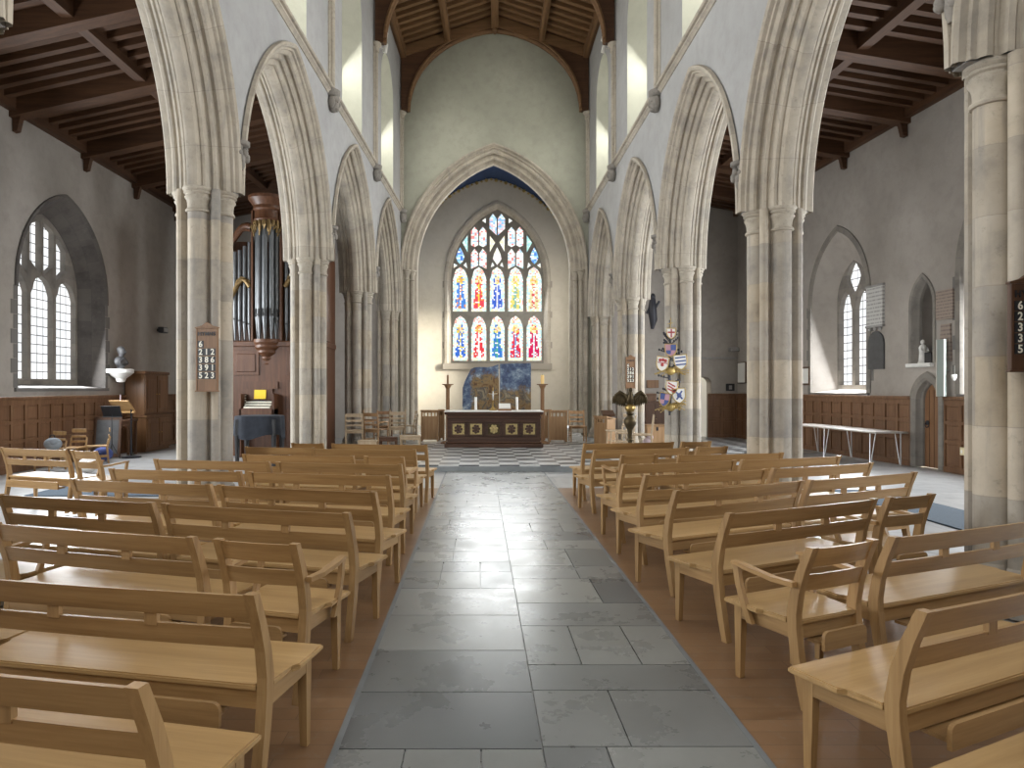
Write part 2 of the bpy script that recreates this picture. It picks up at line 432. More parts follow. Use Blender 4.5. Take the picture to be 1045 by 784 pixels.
def filled(loops, depth, M, uv=True):
    """a plate with holes from 2-D loops, extruded by depth, placed by M (local x, y in the plane, z out of it); returns MB"""
    cu = bpy.data.curves.new('outline', 'CURVE'); cu.dimensions = '2D'; cu.fill_mode = 'BOTH'; cu.extrude = depth / 2
    for lp in loops:
        sp = cu.splines.new('POLY'); sp.points.add(len(lp) - 1)
        for p, q in zip(sp.points, lp): p.co = (q[0], q[1], 0, 1)
        sp.use_cyclic_u = True
    ob = bpy.data.objects.new('outline', cu)
    me = bpy.data.meshes.new_from_object(ob)
    mb = MB()
    co = [v.co.copy() for v in me.vertices]
    fs = [tuple(p.vertices) for p in me.polygons]
    uvs = [[(co[i].x + co[i].z, co[i].y) for i in f] for f in fs]
    mb.add([M @ c for c in co], fs, uvs)
    bpy.data.objects.remove(ob); bpy.data.curves.remove(cu); bpy.data.meshes.remove(me)
    return mb

def text_mb(txt, size, M, depth=.004, bold=.012, gap=1.0):
    cu = bpy.data.curves.new('lettering', 'FONT'); cu.body = txt; cu.size = size; cu.extrude = depth
    cu.align_x = 'CENTER'; cu.align_y = 'CENTER'; cu.resolution_u = 3; cu.offset = size * bold; cu.space_character = gap
    ob = bpy.data.objects.new('lettering', cu); me = bpy.data.meshes.new_from_object(ob)
    mb = MB(); mb.add([M @ v.co for v in me.vertices], [tuple(p.vertices) for p in me.polygons])
    bpy.data.objects.remove(ob); bpy.data.curves.remove(cu); bpy.data.meshes.remove(me)
    return mb

def frame_m(origin, e1, e2=(0, 0, 1)):
    e1 = Vector(e1).normalized(); e2 = Vector(e2).normalized(); e3 = e1.cross(e2)
    return Matrix(((e1.x, e2.x, e3.x, origin[0]), (e1.y, e2.y, e3.y, origin[1]), (e1.z, e2.z, e3.z, origin[2]), (0, 0, 0, 1)))

def arch_pts(half, spring, apex, n=12):
    """pointed outline from (-half, spring) over the apex to (half, spring)"""
    r = apex - spring; R = (half * half + r * r) / (2 * half); c = R - half
    end = math.acos(max(-1, min(1, -c / R)))
    L = []
    for k in range(n + 1):
        th = pi - (pi - end) * k / n
        L.append((c + R * cos(th), spring + R * sin(th)))
    L[-1] = (0.0, apex)
    return L + [(-u, z) for u, z in L[-2::-1]]
def arch_h(u, half, spring, apex):
    r = apex - spring; R = (half * half + r * r) / (2 * half); c = R - half
    x = abs(u) + c
    return spring + sqrt(max(0, R * R - x * x))
def window_loop(half, sill, spring, apex, n=12):
    return arch_pts(half, spring, apex, n) + [(half, sill), (-half, sill)]

def sweep_arch(prof, half, spring, apex, M, n=18, legs=None):
    """prof: list of (depth d, inset t); half and apex belong to t = 0; M: local (u, z, out)"""
    r = apex - spring; R = (half * half + r * r) / (2 * half); c = R - half
    rows = []
    def row(us):
        return [M @ Vector((u, z, -d)) for (u, z), (d, t_) in zip(us, prof)]
    def ring(k, side):
        us = []
        for d, t_ in prof:
            rho = R - t_; a_end = math.acos(-c / rho) if rho > c else pi / 2
            th = pi - (pi - a_end) * k / n
            us.append((side * (c + rho * cos(th)), spring + rho * sin(th)))
        return us
    if legs is not None:
        a0 = ring(0, 1); rows.append(row([(u, legs) for u, z in a0])); rows.append(row([(u, legs + (spring - legs) * .5) for u, z in a0]))
    for k in range(n + 1): rows.append(row(ring(k, 1)))
    for k in range(n - 1, -1, -1): rows.append(row(ring(k, -1)))
    if legs is not None:
        a0 = ring(0, -1); rows.append(row([(u, legs + (spring - legs) * .5) for u, z in a0])); rows.append(row([(u, legs) for u, z in a0]))
    mb = MB(); mb.grid([[r_[i] for r_ in rows] for i in range(len(prof))])
    return mb

# ------------------------------------------------------------------ layout of the building
PYS = {'l': [4.85, 9.18, 13.95, 18.6, 23.05], 'r': [5.15, 9.45, 13.95, 18.6, 23.05]}   # pier centres along the nave
def xl(Y): return -3.30 + (Y - 9.18) * .041            # inner face of the left piers
def xr(Y): return 3.67 + (Y - 5.0) * .006
PIER_OUT = {('l', 0): -.08, ('r', 0): .06, ('r', 2): .05}
HP = .365                                             # pier half width
SPR = {'l': 4.22, 'r': 4.04}
APX = {'l': 7.34, 'r': 7.03}
STRING = 7.70
TOP = 12.99
EAST = 23.32
AISLE_END = 22.9
XLW = -9.1
WSL = .064
def xrw(Y): return 9.3 - (Y - 12) * WSL
BACK = -3.0

def wall_frame(side):
    """local frame of an arcade wall: u = distance along it from Y=0, z up, out = towards the nave"""
    f = xl if side == 'l' else xr
    off = .065 if side == 'l' else -.065
    p0 = Vector((f(0) + off, 0, 0)); p1 = Vector((f(20) + off, 20, 0)); d = (p1 - p0).normalized()
    if side == 'l': return frame_m(p0, d), 1, d          # e3 = e1 x e2 points into the nave
    return frame_m(p0, -d), -1, d
# ------------------------------------------------------------------ floors
def floor_part(name, x0, x1, y0, y1, z, mat, thick=.05):
    return struct(MB().box(x0, x1, y0, y1, z - thick, z).build(name, mat))
floor_part('floor', -9.6, 10.4, BACK - .5, 28.8, -.012, 'flagstone', .2)
floor_part('floor', -3.35, -.655, -2.0, 11.2, 0.0, 'wood_floor', .01)
floor_part('floor', 1.265, 3.35, -2.0, 11.2, 0.0, 'wood_floor', .01)
# aisle slabs
random.seed(21)
mb = MB(); tones = []
def slab(x0, x1, y0, y1):
    g = .004
    mb.box(x0 + g, x1 - g, y0 + g, y1 - g, -.02, .003)
    k = random.choice([-.35, 0, .3, .5, .8, 1.3]); w = random.uniform(-.02, .02)
    base = (.125 + .06 * k + w, .130 + .059 * k + w, .130 + .054 * k + w * .8)
    tones.extend([base] * 6)
for (x0, x1) in ((-.635, .285), (.285, 1.245)):
    y = -1.5
    while y < 13.4:
        d = random.choice([.34, .42, .5, .58, .66]); y1 = min(13.46, y + d)
        if y1 > 13.3: y1 = 13.46
        r = random.random()
        if r < .3: slab(x0, x1, y, y1)
        elif r < .8:
            m = x0 + (x1 - x0) * random.choice([.3, .42, .5, .6, .68]); slab(x0, m, y, y1); slab(m, x1, y, y1)
        else:
            m = x0 + (x1 - x0) * .33; q = x0 + (x1 - x0) * .7; slab(x0, m, y, y1); slab(m, q, y, y1); slab(q, x1, y, y1)
        y = y1
aisle = struct(mb.build('floor', 'aisle_slab'))
ca = aisle.data.color_attributes.new('tone', 'FLOAT_COLOR', 'CORNER')
for p, c in zip(aisle.data.polygons, tones):
    for li in p.loop_indices: ca.data[li].color = (*c, 1)
flat('slab_edge', (.13, .14, .145), .5, nz=.15)
floor_part('trim_1', -.66, -.63, -1.5, 13.46, .004, 'slab_edge', .02)
floor_part('trim_2', 1.24, 1.27, -1.5, 13.46, .004, 'slab_edge', .02)
# sanctuary platform
struct(MB().box(-3.0, 3.3, 13.5, 28.3, -.01, .12, ch=.012).build('floor', 'sanctuary_tile'))
flat('step_stone', (.20, .215, .22), .4, nz=.2, scale=3)
struct(MB().box(-3.02, 3.32, 13.44, 13.56, -.01, .095).build('trim_3', 'step_stone'))
floor_part('floor', 4.4, 8.6, 17.2, AISLE_END, 0.002, 'aisle_tile', .01)
def carpet(name, label, x0, x1, y0, y1):
    return tag(MB().box(x0, x1, y0, y1, -.012, .006).build(name, 'blue_carpet'), label, 'carpet')
carpet('carpet_runner', 'slate blue carpet strip on the flagstones by the scarred pillar', 5.55, 6.45, 5.6, 11.0)
carpet('carpet_runner', 'slate blue carpet strip on the flagstones below the wide arched window', -6.9, -4.1, 10.4, 11.4)

# ------------------------------------------------------------------ piers
def ray_r(th):
    best = .25
    for k in range(4):
        for cd, rr, off in ((.24, .125, 0), (.31, .066, pi / 4)):
            a = th - (k * pi / 2 + off); a = (a + pi) % (2 * pi) - pi
            s_ = cd * sin(a)
            if abs(a) < pi / 2 and abs(s_) < rr: best = max(best, cd * cos(a) + sqrt(rr * rr - s_ * s_))
    return best
NP = 112
PROF = [(ray_r(2 * pi * k / NP) * cos(2 * pi * k / NP), ray_r(2 * pi * k / NP) * sin(2 * pi * k / NP)) for k in range(NP)]
def pier(side, i, label):
    Y = PYS[side][i]; f = xl if side == 'l' else xr
    X = f(Y) + (-HP if side == 'l' else HP) + PIER_OUT.get((side, i), 0); z1 = SPR[side]
    t = thing('stone_pillar', label, 'pillar', (X, Y, 0), 0.0, 'pillars of the nave arcades'); t['kind'] = 'thing'
    zs = [.30 + (z1 - .30) * k / 8 for k in range(9)]
    m = MB(); m.grid([[Vector((p[0], p[1], z)) for p in PROF] for z in zs], closed=True)
    m.build('shaft', 'pier_stone', t, smooth=35)
    b = MB()
    prof = [(1.32, 0), (1.32, .12), (1.24, .15), (1.18, .17), (1.18, .24), (1.12, .27), (1.08, .28), (1.10, .30), (1.02, .33)]
    b.grid([[Vector((p[0] * s_, p[1] * s_, z)) for p in PROF] for s_, z in prof], closed=True)
    b.build('base', 'pier_stone', t, smooth=35)
    for k in range(4):
        a = k * pi / 2
        c = MB(); c.lathe([(.137, -.31), (.158, -.305), (.166, -.288), (.158, -.27), (.139, -.262), (.141, -.20), (.150, -.155), (.172, -.125), (.176, -.108), (.160, -.096), (.162, -.08), (.184, -.066), (.188, -.05), (.176, -.04), (.200, -.022), (.206, -.004), (.2, .012)], 16)
        c.build('capital', 'carved_stone', t, smooth=40, M=Matrix.Translation((.24 * cos(a), .24 * sin(a), z1)) @ Matrix.Diagonal((.93, .93, 1, 1)))
    return t
side_word = {'l': 'organ side', 'r': 'eagle lectern side'}
lab = {('l', 0): 'pale stone pillar on the organ side, only its top corner showing',
       ('l', 1): 'weathered stone pillar on the organ side carrying a wooden hymn board',
       ('l', 2): 'blotched stone pillar between the organ pipes and the altar end',
       ('l', 3): 'pale stone pillar behind the group of sanctuary chairs, organ side',
       ('l', 4): 'pale stone pillar touching the chancel arch on the organ side',
       ('r', 0): 'large scarred stone pillar beside the wall door, dark hymn board on it',
       ('r', 1): 'tall stone pillar in front of the long folding table, bare of boards',
       ('r', 2): 'stone pillar carrying the cluster of painted shields',
       ('r', 3): 'stone pillar behind the brass eagle, small hymn board on it',
       ('r', 4): 'stone pillar touching the chancel arch on the eagle lectern side'}
for (sd, i), lb in lab.items(): pier(sd, i, lb)

# ------------------------------------------------------------------ arcade walls
ARCHPROF = [(-.02, -.09), (-.075, -.075), (-.085, -.04), (-.06, -.01), (-.01, .0), (.0, .03), (.045, .035), (.06, .06), (.09, .09), (.135, .095), (.165, .07), (.19, .075),
            (.20, .11), (.21, .15), (.25, .17), (.275, .155), (.30, .165), (.31, .20), (.33, .245), (.365, .26), (.385, .255), (.40, .285), (.42, .315), (.455, .325)]
ARCHPROF = [(d * .43 / .495 if d > 0 else d, t_) for d, t_ in ARCHPROF]
ARCHPROF = ARCHPROF + [(.86 - d, t_) for d, t_ in ARCHPROF[::-1]]
CL_WIN = {'l': [20.65, 16.0, 11.3, 6.8, 2.4], 'r': [20.65, 16.0, 11.3, 6.8, 2.4]}
CIN = (1.02, 7.92, 10.6, 11.62); COUT = (.50, 9.2, 10.4, 11.25)
WT = .86
def mapu(side, Y):  # distance along the wall for a given depth
    f = xl if side == 'l' else xr
    k = (f(20) - f(0)) / 20
    return Y * sqrt(1 + k * k)
def arcade(side):
    M, sg, d = wall_frame(side)
    root = sempty('wall_left' if side == 'l' else 'wall_right')
    spr, apx = SPR[side], APX[side]
    bays = []
    EDGES = [0.5] + PYS[side]; PY = PYS[side]
    for a, b in zip(EDGES[:-1], EDGES[1:]):
        ua, ub = mapu(side, a), mapu(side, b); bays.append(((ua + ub) / 2, (ub - ua) / 2 - .085))
    # outline in (u, z) with u increasing with Y
    out = [(mapu(side, BACK), 0), (bays[0][0] - bays[0][1], 0)]
    for uc, h in bays:
        pts = arch_pts(h, spr, apx, 16)
        out += [(uc + u, z) for u, z in pts]
    uend = mapu(side, EAST)
    out += [(uend, spr), (uend, TOP), (mapu(side, BACK), TOP)]
    holes = []
    for yc in CL_WIN[side]:
        uc = mapu(side, yc)
        holes.append([(uc + u, z) for u, z in window_loop(*CIN, 10)])
    loops = [[(sg * u, z) for u, z in lp] for lp in [out] + holes]
    Mw = M @ Matrix.Translation((0, 0, -WT / 2))
    filled(loops, WT, Mw).build('masonry', 'nave_plaster', root)
    for uc, h in bays:
        Ma = M @ Matrix.Translation((sg * uc, 0, 0))
        sweep_arch(ARCHPROF, h, spr, apx, Ma, 20).build('arch_moulding', 'arch_stone', root, smooth=38)
    # string course with a roll, and the clerestory shafts
    sp = [(-.01, .13), (.05, .10), (.075, .085), (.06, .065), (.065, .05), (.11, .04), (.12, .015), (.10, -.012), (.06, -.02), (.05, -.035), (.075, -.05), (.075, -.075), (.04, -.095), (.02, -.125), (-.01, -.13)]
    m = MB()
    rows = [[M @ Vector((sg * u, STRING + z, o)) for o, z in sp] for u in (mapu(side, -1.5), mapu(side, 8), uend)]
    m.grid(rows); m.build('string_course', 'arch_stone', root, smooth=40)
    for i, Y in enumerate(PYS[side]):
        u = mapu(side, Y if i < 4 else EAST - .12)
        m = MB()
        ztop = 10.85
        m.tube([M @ Vector((sg * u, STRING + .05, .05)), M @ Vector((sg * u, ztop, .05))], .062, 12)
        for e in (-.1, .1): m.tube([M @ Vector((sg * (u + e), STRING + .05, .01)), M @ Vector((sg * (u + e), ztop, .01))], .035, 8)
        m.build('wall_shaft', 'carved_stone', root, smooth=50)
        m = MB(); Mc = M @ Matrix.Translation((sg * u, ztop, .05)) @ Matrix.Rotation(-pi / 2, 4, 'X')
        m.lathe([(.075, -.12), (.095, -.10), (.085, -.07), (.09, .0), (.12, .06), (.15, .09), (.15, .14), (.13, .15)], 12, M=Mc)
        m.build('shaft_capital', 'carved_stone', root, smooth=50)
        # carved head corbel under the shaft
        m = MB(); P = lambda a, b, c: M @ Vector((sg * (u + a), STRING + b, c))
        Mr = M.to_3x3().to_4x4(); q = P(0, 0, 0)
        def eb(a, b, c, r): m.ball((0, 0, 0), r, 12, 8, M=Matrix.Translation(P(a, b, c)) @ Mr)
        eb(0, -.30, .08, (.12, .17, .12)); eb(0, -.22, .10, (.14, .10, .11)); eb(0, -.31, .20, (.025, .05, .03)); eb(0, -.40, .14, (.07, .05, .06))
        eb(-.05, -.27, .175, (.03, .02, .02)); eb(.05, -.27, .175, (.03, .02, .02)); eb(-.12, -.28, .07, (.04, .13, .07)); eb(.12, -.28, .07, (.04, .13, .07)); eb(0, -.365, .18, (.045, .012, .02))
        m.lathe([(.10, -.02), (.17, .02), (.19, .06), (.19, .11), (.15, .13)], 12, M=Matrix.Translation(P(0, -.14, .03)) @ Mr @ Matrix.Rotation(-pi / 2, 4, 'X'))
        m.build('corbel_head', 'head_stone', root, smooth=60)
        # leafy stop where two hood moulds meet above the pier
        if i < 4:
            m = MB()
            random.seed(i + 5)
            u = mapu(side, Y)
            for k in range(9):
                a = k * 2.4
                m.ball((0, 0, 0), (.05, .05, .05), 8, 6, M=Matrix.Translation(M @ Vector((sg * (u + .07 * cos(a)), spr + .62 - .16 * k / 9 + .03 * sin(a), .07 + .03 * sin(a * 1.7)))))
            m.lathe([(.03, -.17), (.05, -.12), (.06, 0.02)], 10, M=Matrix.Translation(M @ Vector((sg * u, spr + .50, .05))))
            m.lathe([(.10, -.02), (.12, 0), (.12, .04), (.1, .05)], 10, M=Matrix.Translation(M @ Vector((sg * u, spr + .66, .05))))
            m.build('foliage_stop', 'head_stone', root, smooth=60)
    # clerestory windows: splayed reveals, stone frame and plain glass
    for j, yc in enumerate(CL_WIN[side]):
        uc = mapu(side, yc)
        wroot = sempty('window_%d' % (20 + j + (10 if side == 'r' else 0)))
        inner = window_loop(*CIN, 10); outer = window_loop(*COUT, 10)
        R0 = [M @ Vector((sg * (uc + u), z, .002)) for u, z in inner]; R1 = [M @ Vector((sg * (uc + u), z, -WT * .92)) for u, z in outer]
        m = MB(); m.grid([R0, R1], closed=True); m.build('reveal', 'reveal_plaster', wroot, smooth=30)
        big = window_loop(.56, 9.13, 10.4, 11.33, 10)
        hl = []
        for s_ in (-1, 1):
            lp = [(s_ * .05, 9.25), (s_ * .46, 9.25)] + [(s_ * (.46 - .41 * k / 8), 10.25 + .35 * sin(pi * k / 8 * .98) + (.04 if k == 4 else 0)) for k in range(9)]
            hl.append(lp)
        hl.append([(.16 * cos(a), 10.85 + .2 * sin(a)) for a in [2 * pi * k / 12 for k in range(12)]])
        filled([[(sg * (uc + u), z) for u, z in lp] for lp in [big] + hl], .10, M @ Matrix.Translation((0, 0, -WT * .93))).build('tracery', 'pale_window_stone', wroot)
        filled([[(sg * (uc + u), z) for u, z in big]], .01, M @ Matrix.Translation((0, 0, -WT * .99))).build('pane', 'plain_glass', wroot)
    return root
WL = arcade('l'); WR = arcade('r')

# ------------------------------------------------------------------ chancel arch wall, chancel
AC = .50
Mc = frame_m((AC, EAST, 0), (1, 0, 0))        # e3 = x cross z = -y, towards the viewer
wx0, wx1 = xl(EAST) + .1 - .9 - AC, xr(EAST) - .1 + .9 - AC
half, spr, apx = 3.11, 5.66, 9.89
RIDGE = 14.05
out = [(wx0, 0), (-half, 0)] + arch_pts(half, spr, apx, 18) + [(half, 0), (wx1, 0), (wx1, TOP), (0, RIDGE + .05), (wx0, TOP)]
ce = sempty('wall_east')
filled([out], 1.0, Mc @ Matrix.Translation((0, 0, -.5))).build('masonry', 'gable_plaster', ce)
CP = [(-.02, -.10), (-.08, -.08), (-.09, -.03), (-.05, 0), (.0, .02), (.0, .06), (.05, .07), (.07, .10), (.06, .15), (.09, .20), (.14, .20), (.17, .17), (.20, .18), (.21, .24), (.20, .30), (.235, .35), (.28, .36), (.32, .33), (.35, .34), (.37, .40), (.40, .46), (.46, .48)]
CP = CP + [(1.0 - d, t_) for d, t_ in CP[::-1]]
sweep_arch(CP, half, spr, apx, Mc, 22, legs=.12).build('arch_moulding', 'arch_stone', ce, smooth=38)
for s_ in (-1, 1):
    for (u, d, r) in ((half - .14, .06, .085), (half - .30, .20, .085)):
        m = MB(); m.lathe([(r, .12), (r * 1.5, .13), (r * 1.5, .3), (r, .36), (r, spr - .35)], 14, M=Mc @ Matrix.Translation((s_ * u, 0, -d)) @ Matrix.Rotation(-pi / 2, 4, 'X'))
        m.build('arch_shaft', 'carved_stone', ce, smooth=40)
        m = MB(); m.lathe([(r, -.34), (r * 1.2, -.33), (r * 1.2, -.30), (r * 1.02, -.28), (r * 1.05, -.18), (r * 1.5, -.09), (r * 1.55, -.06), (r * 1.4, -.05), (r * 1.75, -.03), (r * 1.75, .02), (r, .03)], 14, M=Mc @ Matrix.Translation((s_ * u, spr, -d)) @ Matrix.Rotation(-pi / 2, 4, 'X'))
        m.build('arch_capital', 'carved_stone', ce, smooth=40)
EW = 28.4
struct(MB().box(-3.8, -3.4, EAST + 1, EW, .1, 7.9).build('wall_chancel_left', 'chancel_plaster'))
m = sempty('wall_chancel_right')
Mr_ = frame_m((4.4, 0, 0), (0, 1, 0))
filled([[(EAST + 1, .1), (EW, .1), (EW, 7.9), (EAST + 1, 7.9)], [(25.52 + u, z) for u, z in window_loop(.62, 1.3, 6.0, 7.2)]], .4, Mr_ @ Matrix.Translation((0, 0, -.2))).build('masonry', 'chancel_plaster', m)
# chancel vault with a gilded edge
VLT = [(AC + u, z) for u, z in arch_pts(3.72, 5.9, 10.35, 16)]
m = MB(); m.grid([[Vector((x, Y, z)) for x, z in VLT] for Y in (EAST + .95, EW + .2)]); cc = struct(m.build('ceiling', 'chancel_blue', smooth=40))
m = MB(); rim = [(AC + u, z) for u, z in arch_pts(3.66, 5.9, 10.27, 30)]
for k, (x, z) in enumerate(rim): m.ball((x, EW - .1, z), (.075, .05, .075) if k % 2 else (.05, .05, .05), 6, 4)
m.build('gilded_border', 'gold', cc)
# east wall with the great window
EX = 507.6
Me = frame_m((atx(EX, EW), EW, 0), (1, 0, 0))
def ux(px): return (px - EX) * EW / F
def zx(py): return atz(py, EW)
ewall = sempty('wall_chancel_east')
win = window_loop(ux(558), zx(371.5), zx(285), zx(209), 16)
Lx, Rx = -4.6, 4.1
filled([[(Lx, .1), (Rx, .1), (Rx, 10.7), (Lx, 10.7)], win], .6, Me @ Matrix.Translation((0, 0, -.3))).build('masonry', 'chancel_plaster', ewall)
w1 = sempty('window_1')
WP = [(-.02, -.16), (-.05, -.14), (-.05, -.04), (-.02, .0), (.05, .02), (.09, .06), (.15, .07), (.20, .10), (.24, .12)]
sweep_arch(WP, ux(558), zx(285), zx(209), Me, 18, legs=zx(371.5)).build('surround', 'pale_window_stone', w1, smooth=35)
MB().box(ux(452), ux(563), -.12, .15, zx(377), zx(371), M=Matrix.Translation((atx(EX, EW), EW - .02, 0))).build('sill', 'pale_window_stone', w1)
# quoins beside the window
for k in range(6):
    for s_ in (-1, 1):
        y0 = 371 - k * 15.5
        MB().box(s_ * ux(559.5) if s_ > 0 else -ux(559.5 + (4 if k % 2 else 1)), s_ * ux(559.5 + (4 if k % 2 else 1)) if s_ > 0 else -ux(559.5), -.012, .1, zx(y0), zx(y0 - 6.5), M=Matrix.Translation((atx(EX, EW), EW, 0))).build('quoin', 'pale_window_stone', w1)
# window openings (pixel boxes on the window plane)
def cusp_head(x0, x1, ybot, yspr, ytop, n=10):
    xm = (x0 + x1) / 2; h = (x1 - x0) / 2; pts = [(x0, ybot)]
    for k in range(n + 1):
        a = pi - pi * k / n
        w = 1 - .16 * abs(sin(1.5 * (a + 0))) if 0 < k < n else 1
        px_ = xm + h * cos(a) * w
        py_ = yspr - (yspr - ytop) * (sin(a) ** 1.0) * (1 - .10 * abs(cos(2 * a)) if k != n // 2 else 1)
        pts.append((px_, py_))
    pts.append((x1, ybot)); return pts
def mirror(lp): return [(2 * EX - x, y) for x, y in lp][::-1]
L5 = [(461.8, 477.4), (480.9, 496.4), (500.0, 515.2), (518.8, 534.3), (537.8, 553.4)]
op = []
for a, b in L5:
    op.append(('low', cusp_head(a, b, 368.0, 334, 321.5)))
    op.append(('up', cusp_head(a, b, 317.3, 284, 271)))
L = []
L.append(('small', [(480.6, 273.5), (480.6, 257), (484.3, 252), (488, 257), (488, 270)]))
L.append(('small', [(489.2, 270), (489.2, 257), (492.8, 252), (496.6, 257), (496.6, 273.5)]))
L.append(('small', [(480.6, 249), (480.6, 234), (484.3, 229.5), (488, 234), (488, 249), (484.3, 251)]))
L.append(('small', [(489.2, 249), (489.2, 234), (492.8, 229.5), (496.6, 234), (496.6, 249), (492.8, 251)]))
L.append(('blue', [(465.0, 261), (466.5, 256), (469.3, 250.5), (472.2, 256), (474, 261), (472, 266), (469.3, 268.5), (466.8, 266)]))
L.append(('green', [(471.5, 246), (477.2, 238), (477.2, 256.5)]))
L.append(('tri', [(462.6, 273), (462.8, 267), (467, 269.5)])); L.append(('tri', [(472.5, 269.5), (475.5, 266), (476.8, 273)]))
L.append(('yellow', [(500, 238.5), (505.6, 246), (500, 256)]))
L.append(('tri', [(500.8, 272), (502.6, 266), (505, 270)]))
L.append(('tri', [(491.5, 223.5), (495.8, 220.5), (495.8, 226.5)]))
L.append(('top', [(499.6, 232), (499.6, 221), (503.2, 216), (507.0, 221), (507.0, 239)]))
op += L + [(k, mirror(lp)) for k, lp in L]
op.append(('ctr', [(503, 263), (504.5, 257), (507.6, 250.5), (510.7, 257), (512.2, 263), (507.6, 269.5)]))
loops = [[(ux(x), zx(y)) for x, y in lp] for _, lp in op]
outer = window_loop(ux(557.5), zx(372), zx(285), zx(210), 16)
filled([outer] + loops, .14, Me @ Matrix.Translation((0, 0, -.31))).build('tracery', 'mullion_stone', w1)
random.seed(11)
WHT = (.93, .95, .90)
def pick(cols): return random.choice(cols)
ROBE = [((.05, .16, .62), (.72, .60, .10)), ((.08, .25, .70), (.75, .30, .12)), ((.75, .05, .06), (.92, .9, .85)), ((.80, .08, .10), (.90, .65, .10)), ((.05, .20, .60), (.10, .40, .28)),
        ((.06, .14, .60), (.75, .75, .82)), ((.72, .04, .08), (.15, .35, .65)), ((.82, .70, .18), (.2, .45, .40)), ((.62, .02, .10), (.70, .70, .80)), ((.75, .68, .35), (.70, .12, .12))]
def figure_tone(s_, t_, robe):
    w = random.uniform(.86, 1.08)
    def sc(c): return tuple(min(1, x * w) for x in c)
    if s_ < .13 or s_ > .87: return sc(pick([WHT, WHT, (.45, .75, .80), (.55, .80, .75), (.85, .35, .30), (.9, .85, .5)]))
    if t_ > .83: return sc(pick([WHT, WHT, (.9, .80, .45), (.85, .4, .35), (.6, .8, .85)]))
    if t_ < .08: return sc(pick([WHT, (.9, .85, .55), (.6, .8, .7)]))
    dx = abs(s_ - .5)
    if hypot(dx * 1.0, (t_ - .70) * 2.2) < .13: return sc(pick([(.85, .72, .55), (.80, .45, .12)]))
    if hypot(dx, (t_ - .70) * 2.2) < .21: return sc(pick([(.90, .70, .10), robe[0], (.92, .85, .4)]))
    hw = .25 + .06 * sin(t_ * 9) - .14 * max(0, t_ - .45)
    if random.random() < .05: return sc(WHT)
    if .10 < t_ < .66 and dx < hw:
        if dx < .09: return sc(robe[1] if random.random() < .7 else WHT)
        return sc(robe[0] if random.random() < .78 else pick([robe[1], WHT]))
    return sc(pick([WHT, WHT, (.62, .85, .90), (.70, .88, .90), (.92, .92, .60), (.50, .76, .86)]))
def small_tone(kind):
    base = {'small': [WHT, WHT, WHT, (.85, .3, .28), (.45, .65, .85), (.75, .88, .85)], 'blue': [(.25, .55, .85), (.10, .25, .70), WHT, (.4, .7, .8)], 'green': [(.45, .80, .70), (.75, .9, .85), (.35, .65, .75)],
            'tri': [WHT, (.85, .9, .85)], 'yellow': [(.90, .88, .65), WHT, (.85, .85, .5)], 'top': [(.45, .70, .85), (.80, .55, .60), WHT, (.25, .50, .80)], 'ctr': [WHT, WHT, (.85, .75, .75)]}[kind]
    return pick(base)
fi = 0
for kind, lp in op:
    xs = [p[0] for p in lp]; ys = [p[1] for p in lp]
    x0, x1, y0, y1 = min(xs) - .8, max(xs) + .8, min(ys) - .8, max(ys) + .8
    fig = kind in ('low', 'up')
    nx, ny = (11, 34) if fig else (4, max(4, int((y1 - y0) / 1.6)))
    m = MB(); tn = []
    robe = ROBE[fi % 10]
    if fig: fi += 1
    for j in range(ny):
        for i in range(nx):
            jx = [x0 + (x1 - x0) * (i + q) / nx for q in (0, 1)]; jy = [y1 + (y0 - y1) * (j + q) / ny for q in (0, 1)]
            m.add([Me @ Vector((ux(jx[0]), zx(jy[0]), -.37)), Me @ Vector((ux(jx[1]), zx(jy[0]), -.37)), Me @ Vector((ux(jx[1]), zx(jy[1]), -.37)), Me @ Vector((ux(jx[0]), zx(jy[1]), -.37))], [(0, 1, 2, 3)])
            tn.append(figure_tone((i + .5) / nx, (j + .5) / ny, robe) if fig else small_tone(kind))
    me = bpy.data.meshes.new('stained_pane'); me.from_pydata(m.v, [], m.f); me.materials.append(MAT['stained_glass'])
    at_ = me.color_attributes.new('tone', 'FLOAT_COLOR', 'CORNER')
    for p, c in zip(me.polygons, tn):
        for li in p.loop_indices: at_.data[li].color = (*c, 1)
    o = bpy.data.objects.new('stained_pane', me); COL.objects.link(o); o.parent = w1

# ------------------------------------------------------------------ outer aisle walls and their windows
def outer_frame(side):
    if side == 'l': return frame_m((XLW, 0, 0), (0, 1, 0)), 1
    p0 = Vector((xrw(0), 0, 0)); p1 = Vector((xrw(20), 20, 0)); return frame_m(p0, (p0 - p1)), -1
FL, sgl = outer_frame('l'); FR, sgr = outer_frame('r')
AW = {'l': [(15.1, 1.58, 1.64, 3.75, 5.80, 1.31, .55, 3), (9.6, 1.58, 1.64, 3.75, 5.80, 1.31, .55, 3), (4.2, 1.58, 1.64, 3.75, 5.80, 1.31, .55, 3)],  # second and third windows here are unseen, added to let in light
      'r': [(17.2, 1.17, 1.52, 3.85, 5.55, .66, .44, 2), (11.85, 1.28, 1.52, 3.85, 5.8, .92, .6, 2), (6.0, 1.28, 1.52, 3.85, 5.8, .92, .6, 2)]}  # last window here is unseen, added to let in light
AISLE_TOP = {'l': 7.05, 'r': 7.42}
NICHE = (14.2, .29, 2.15, 3.35, 3.90)
DOORW = (14.06, .32, -.05, 1.35, 1.80)
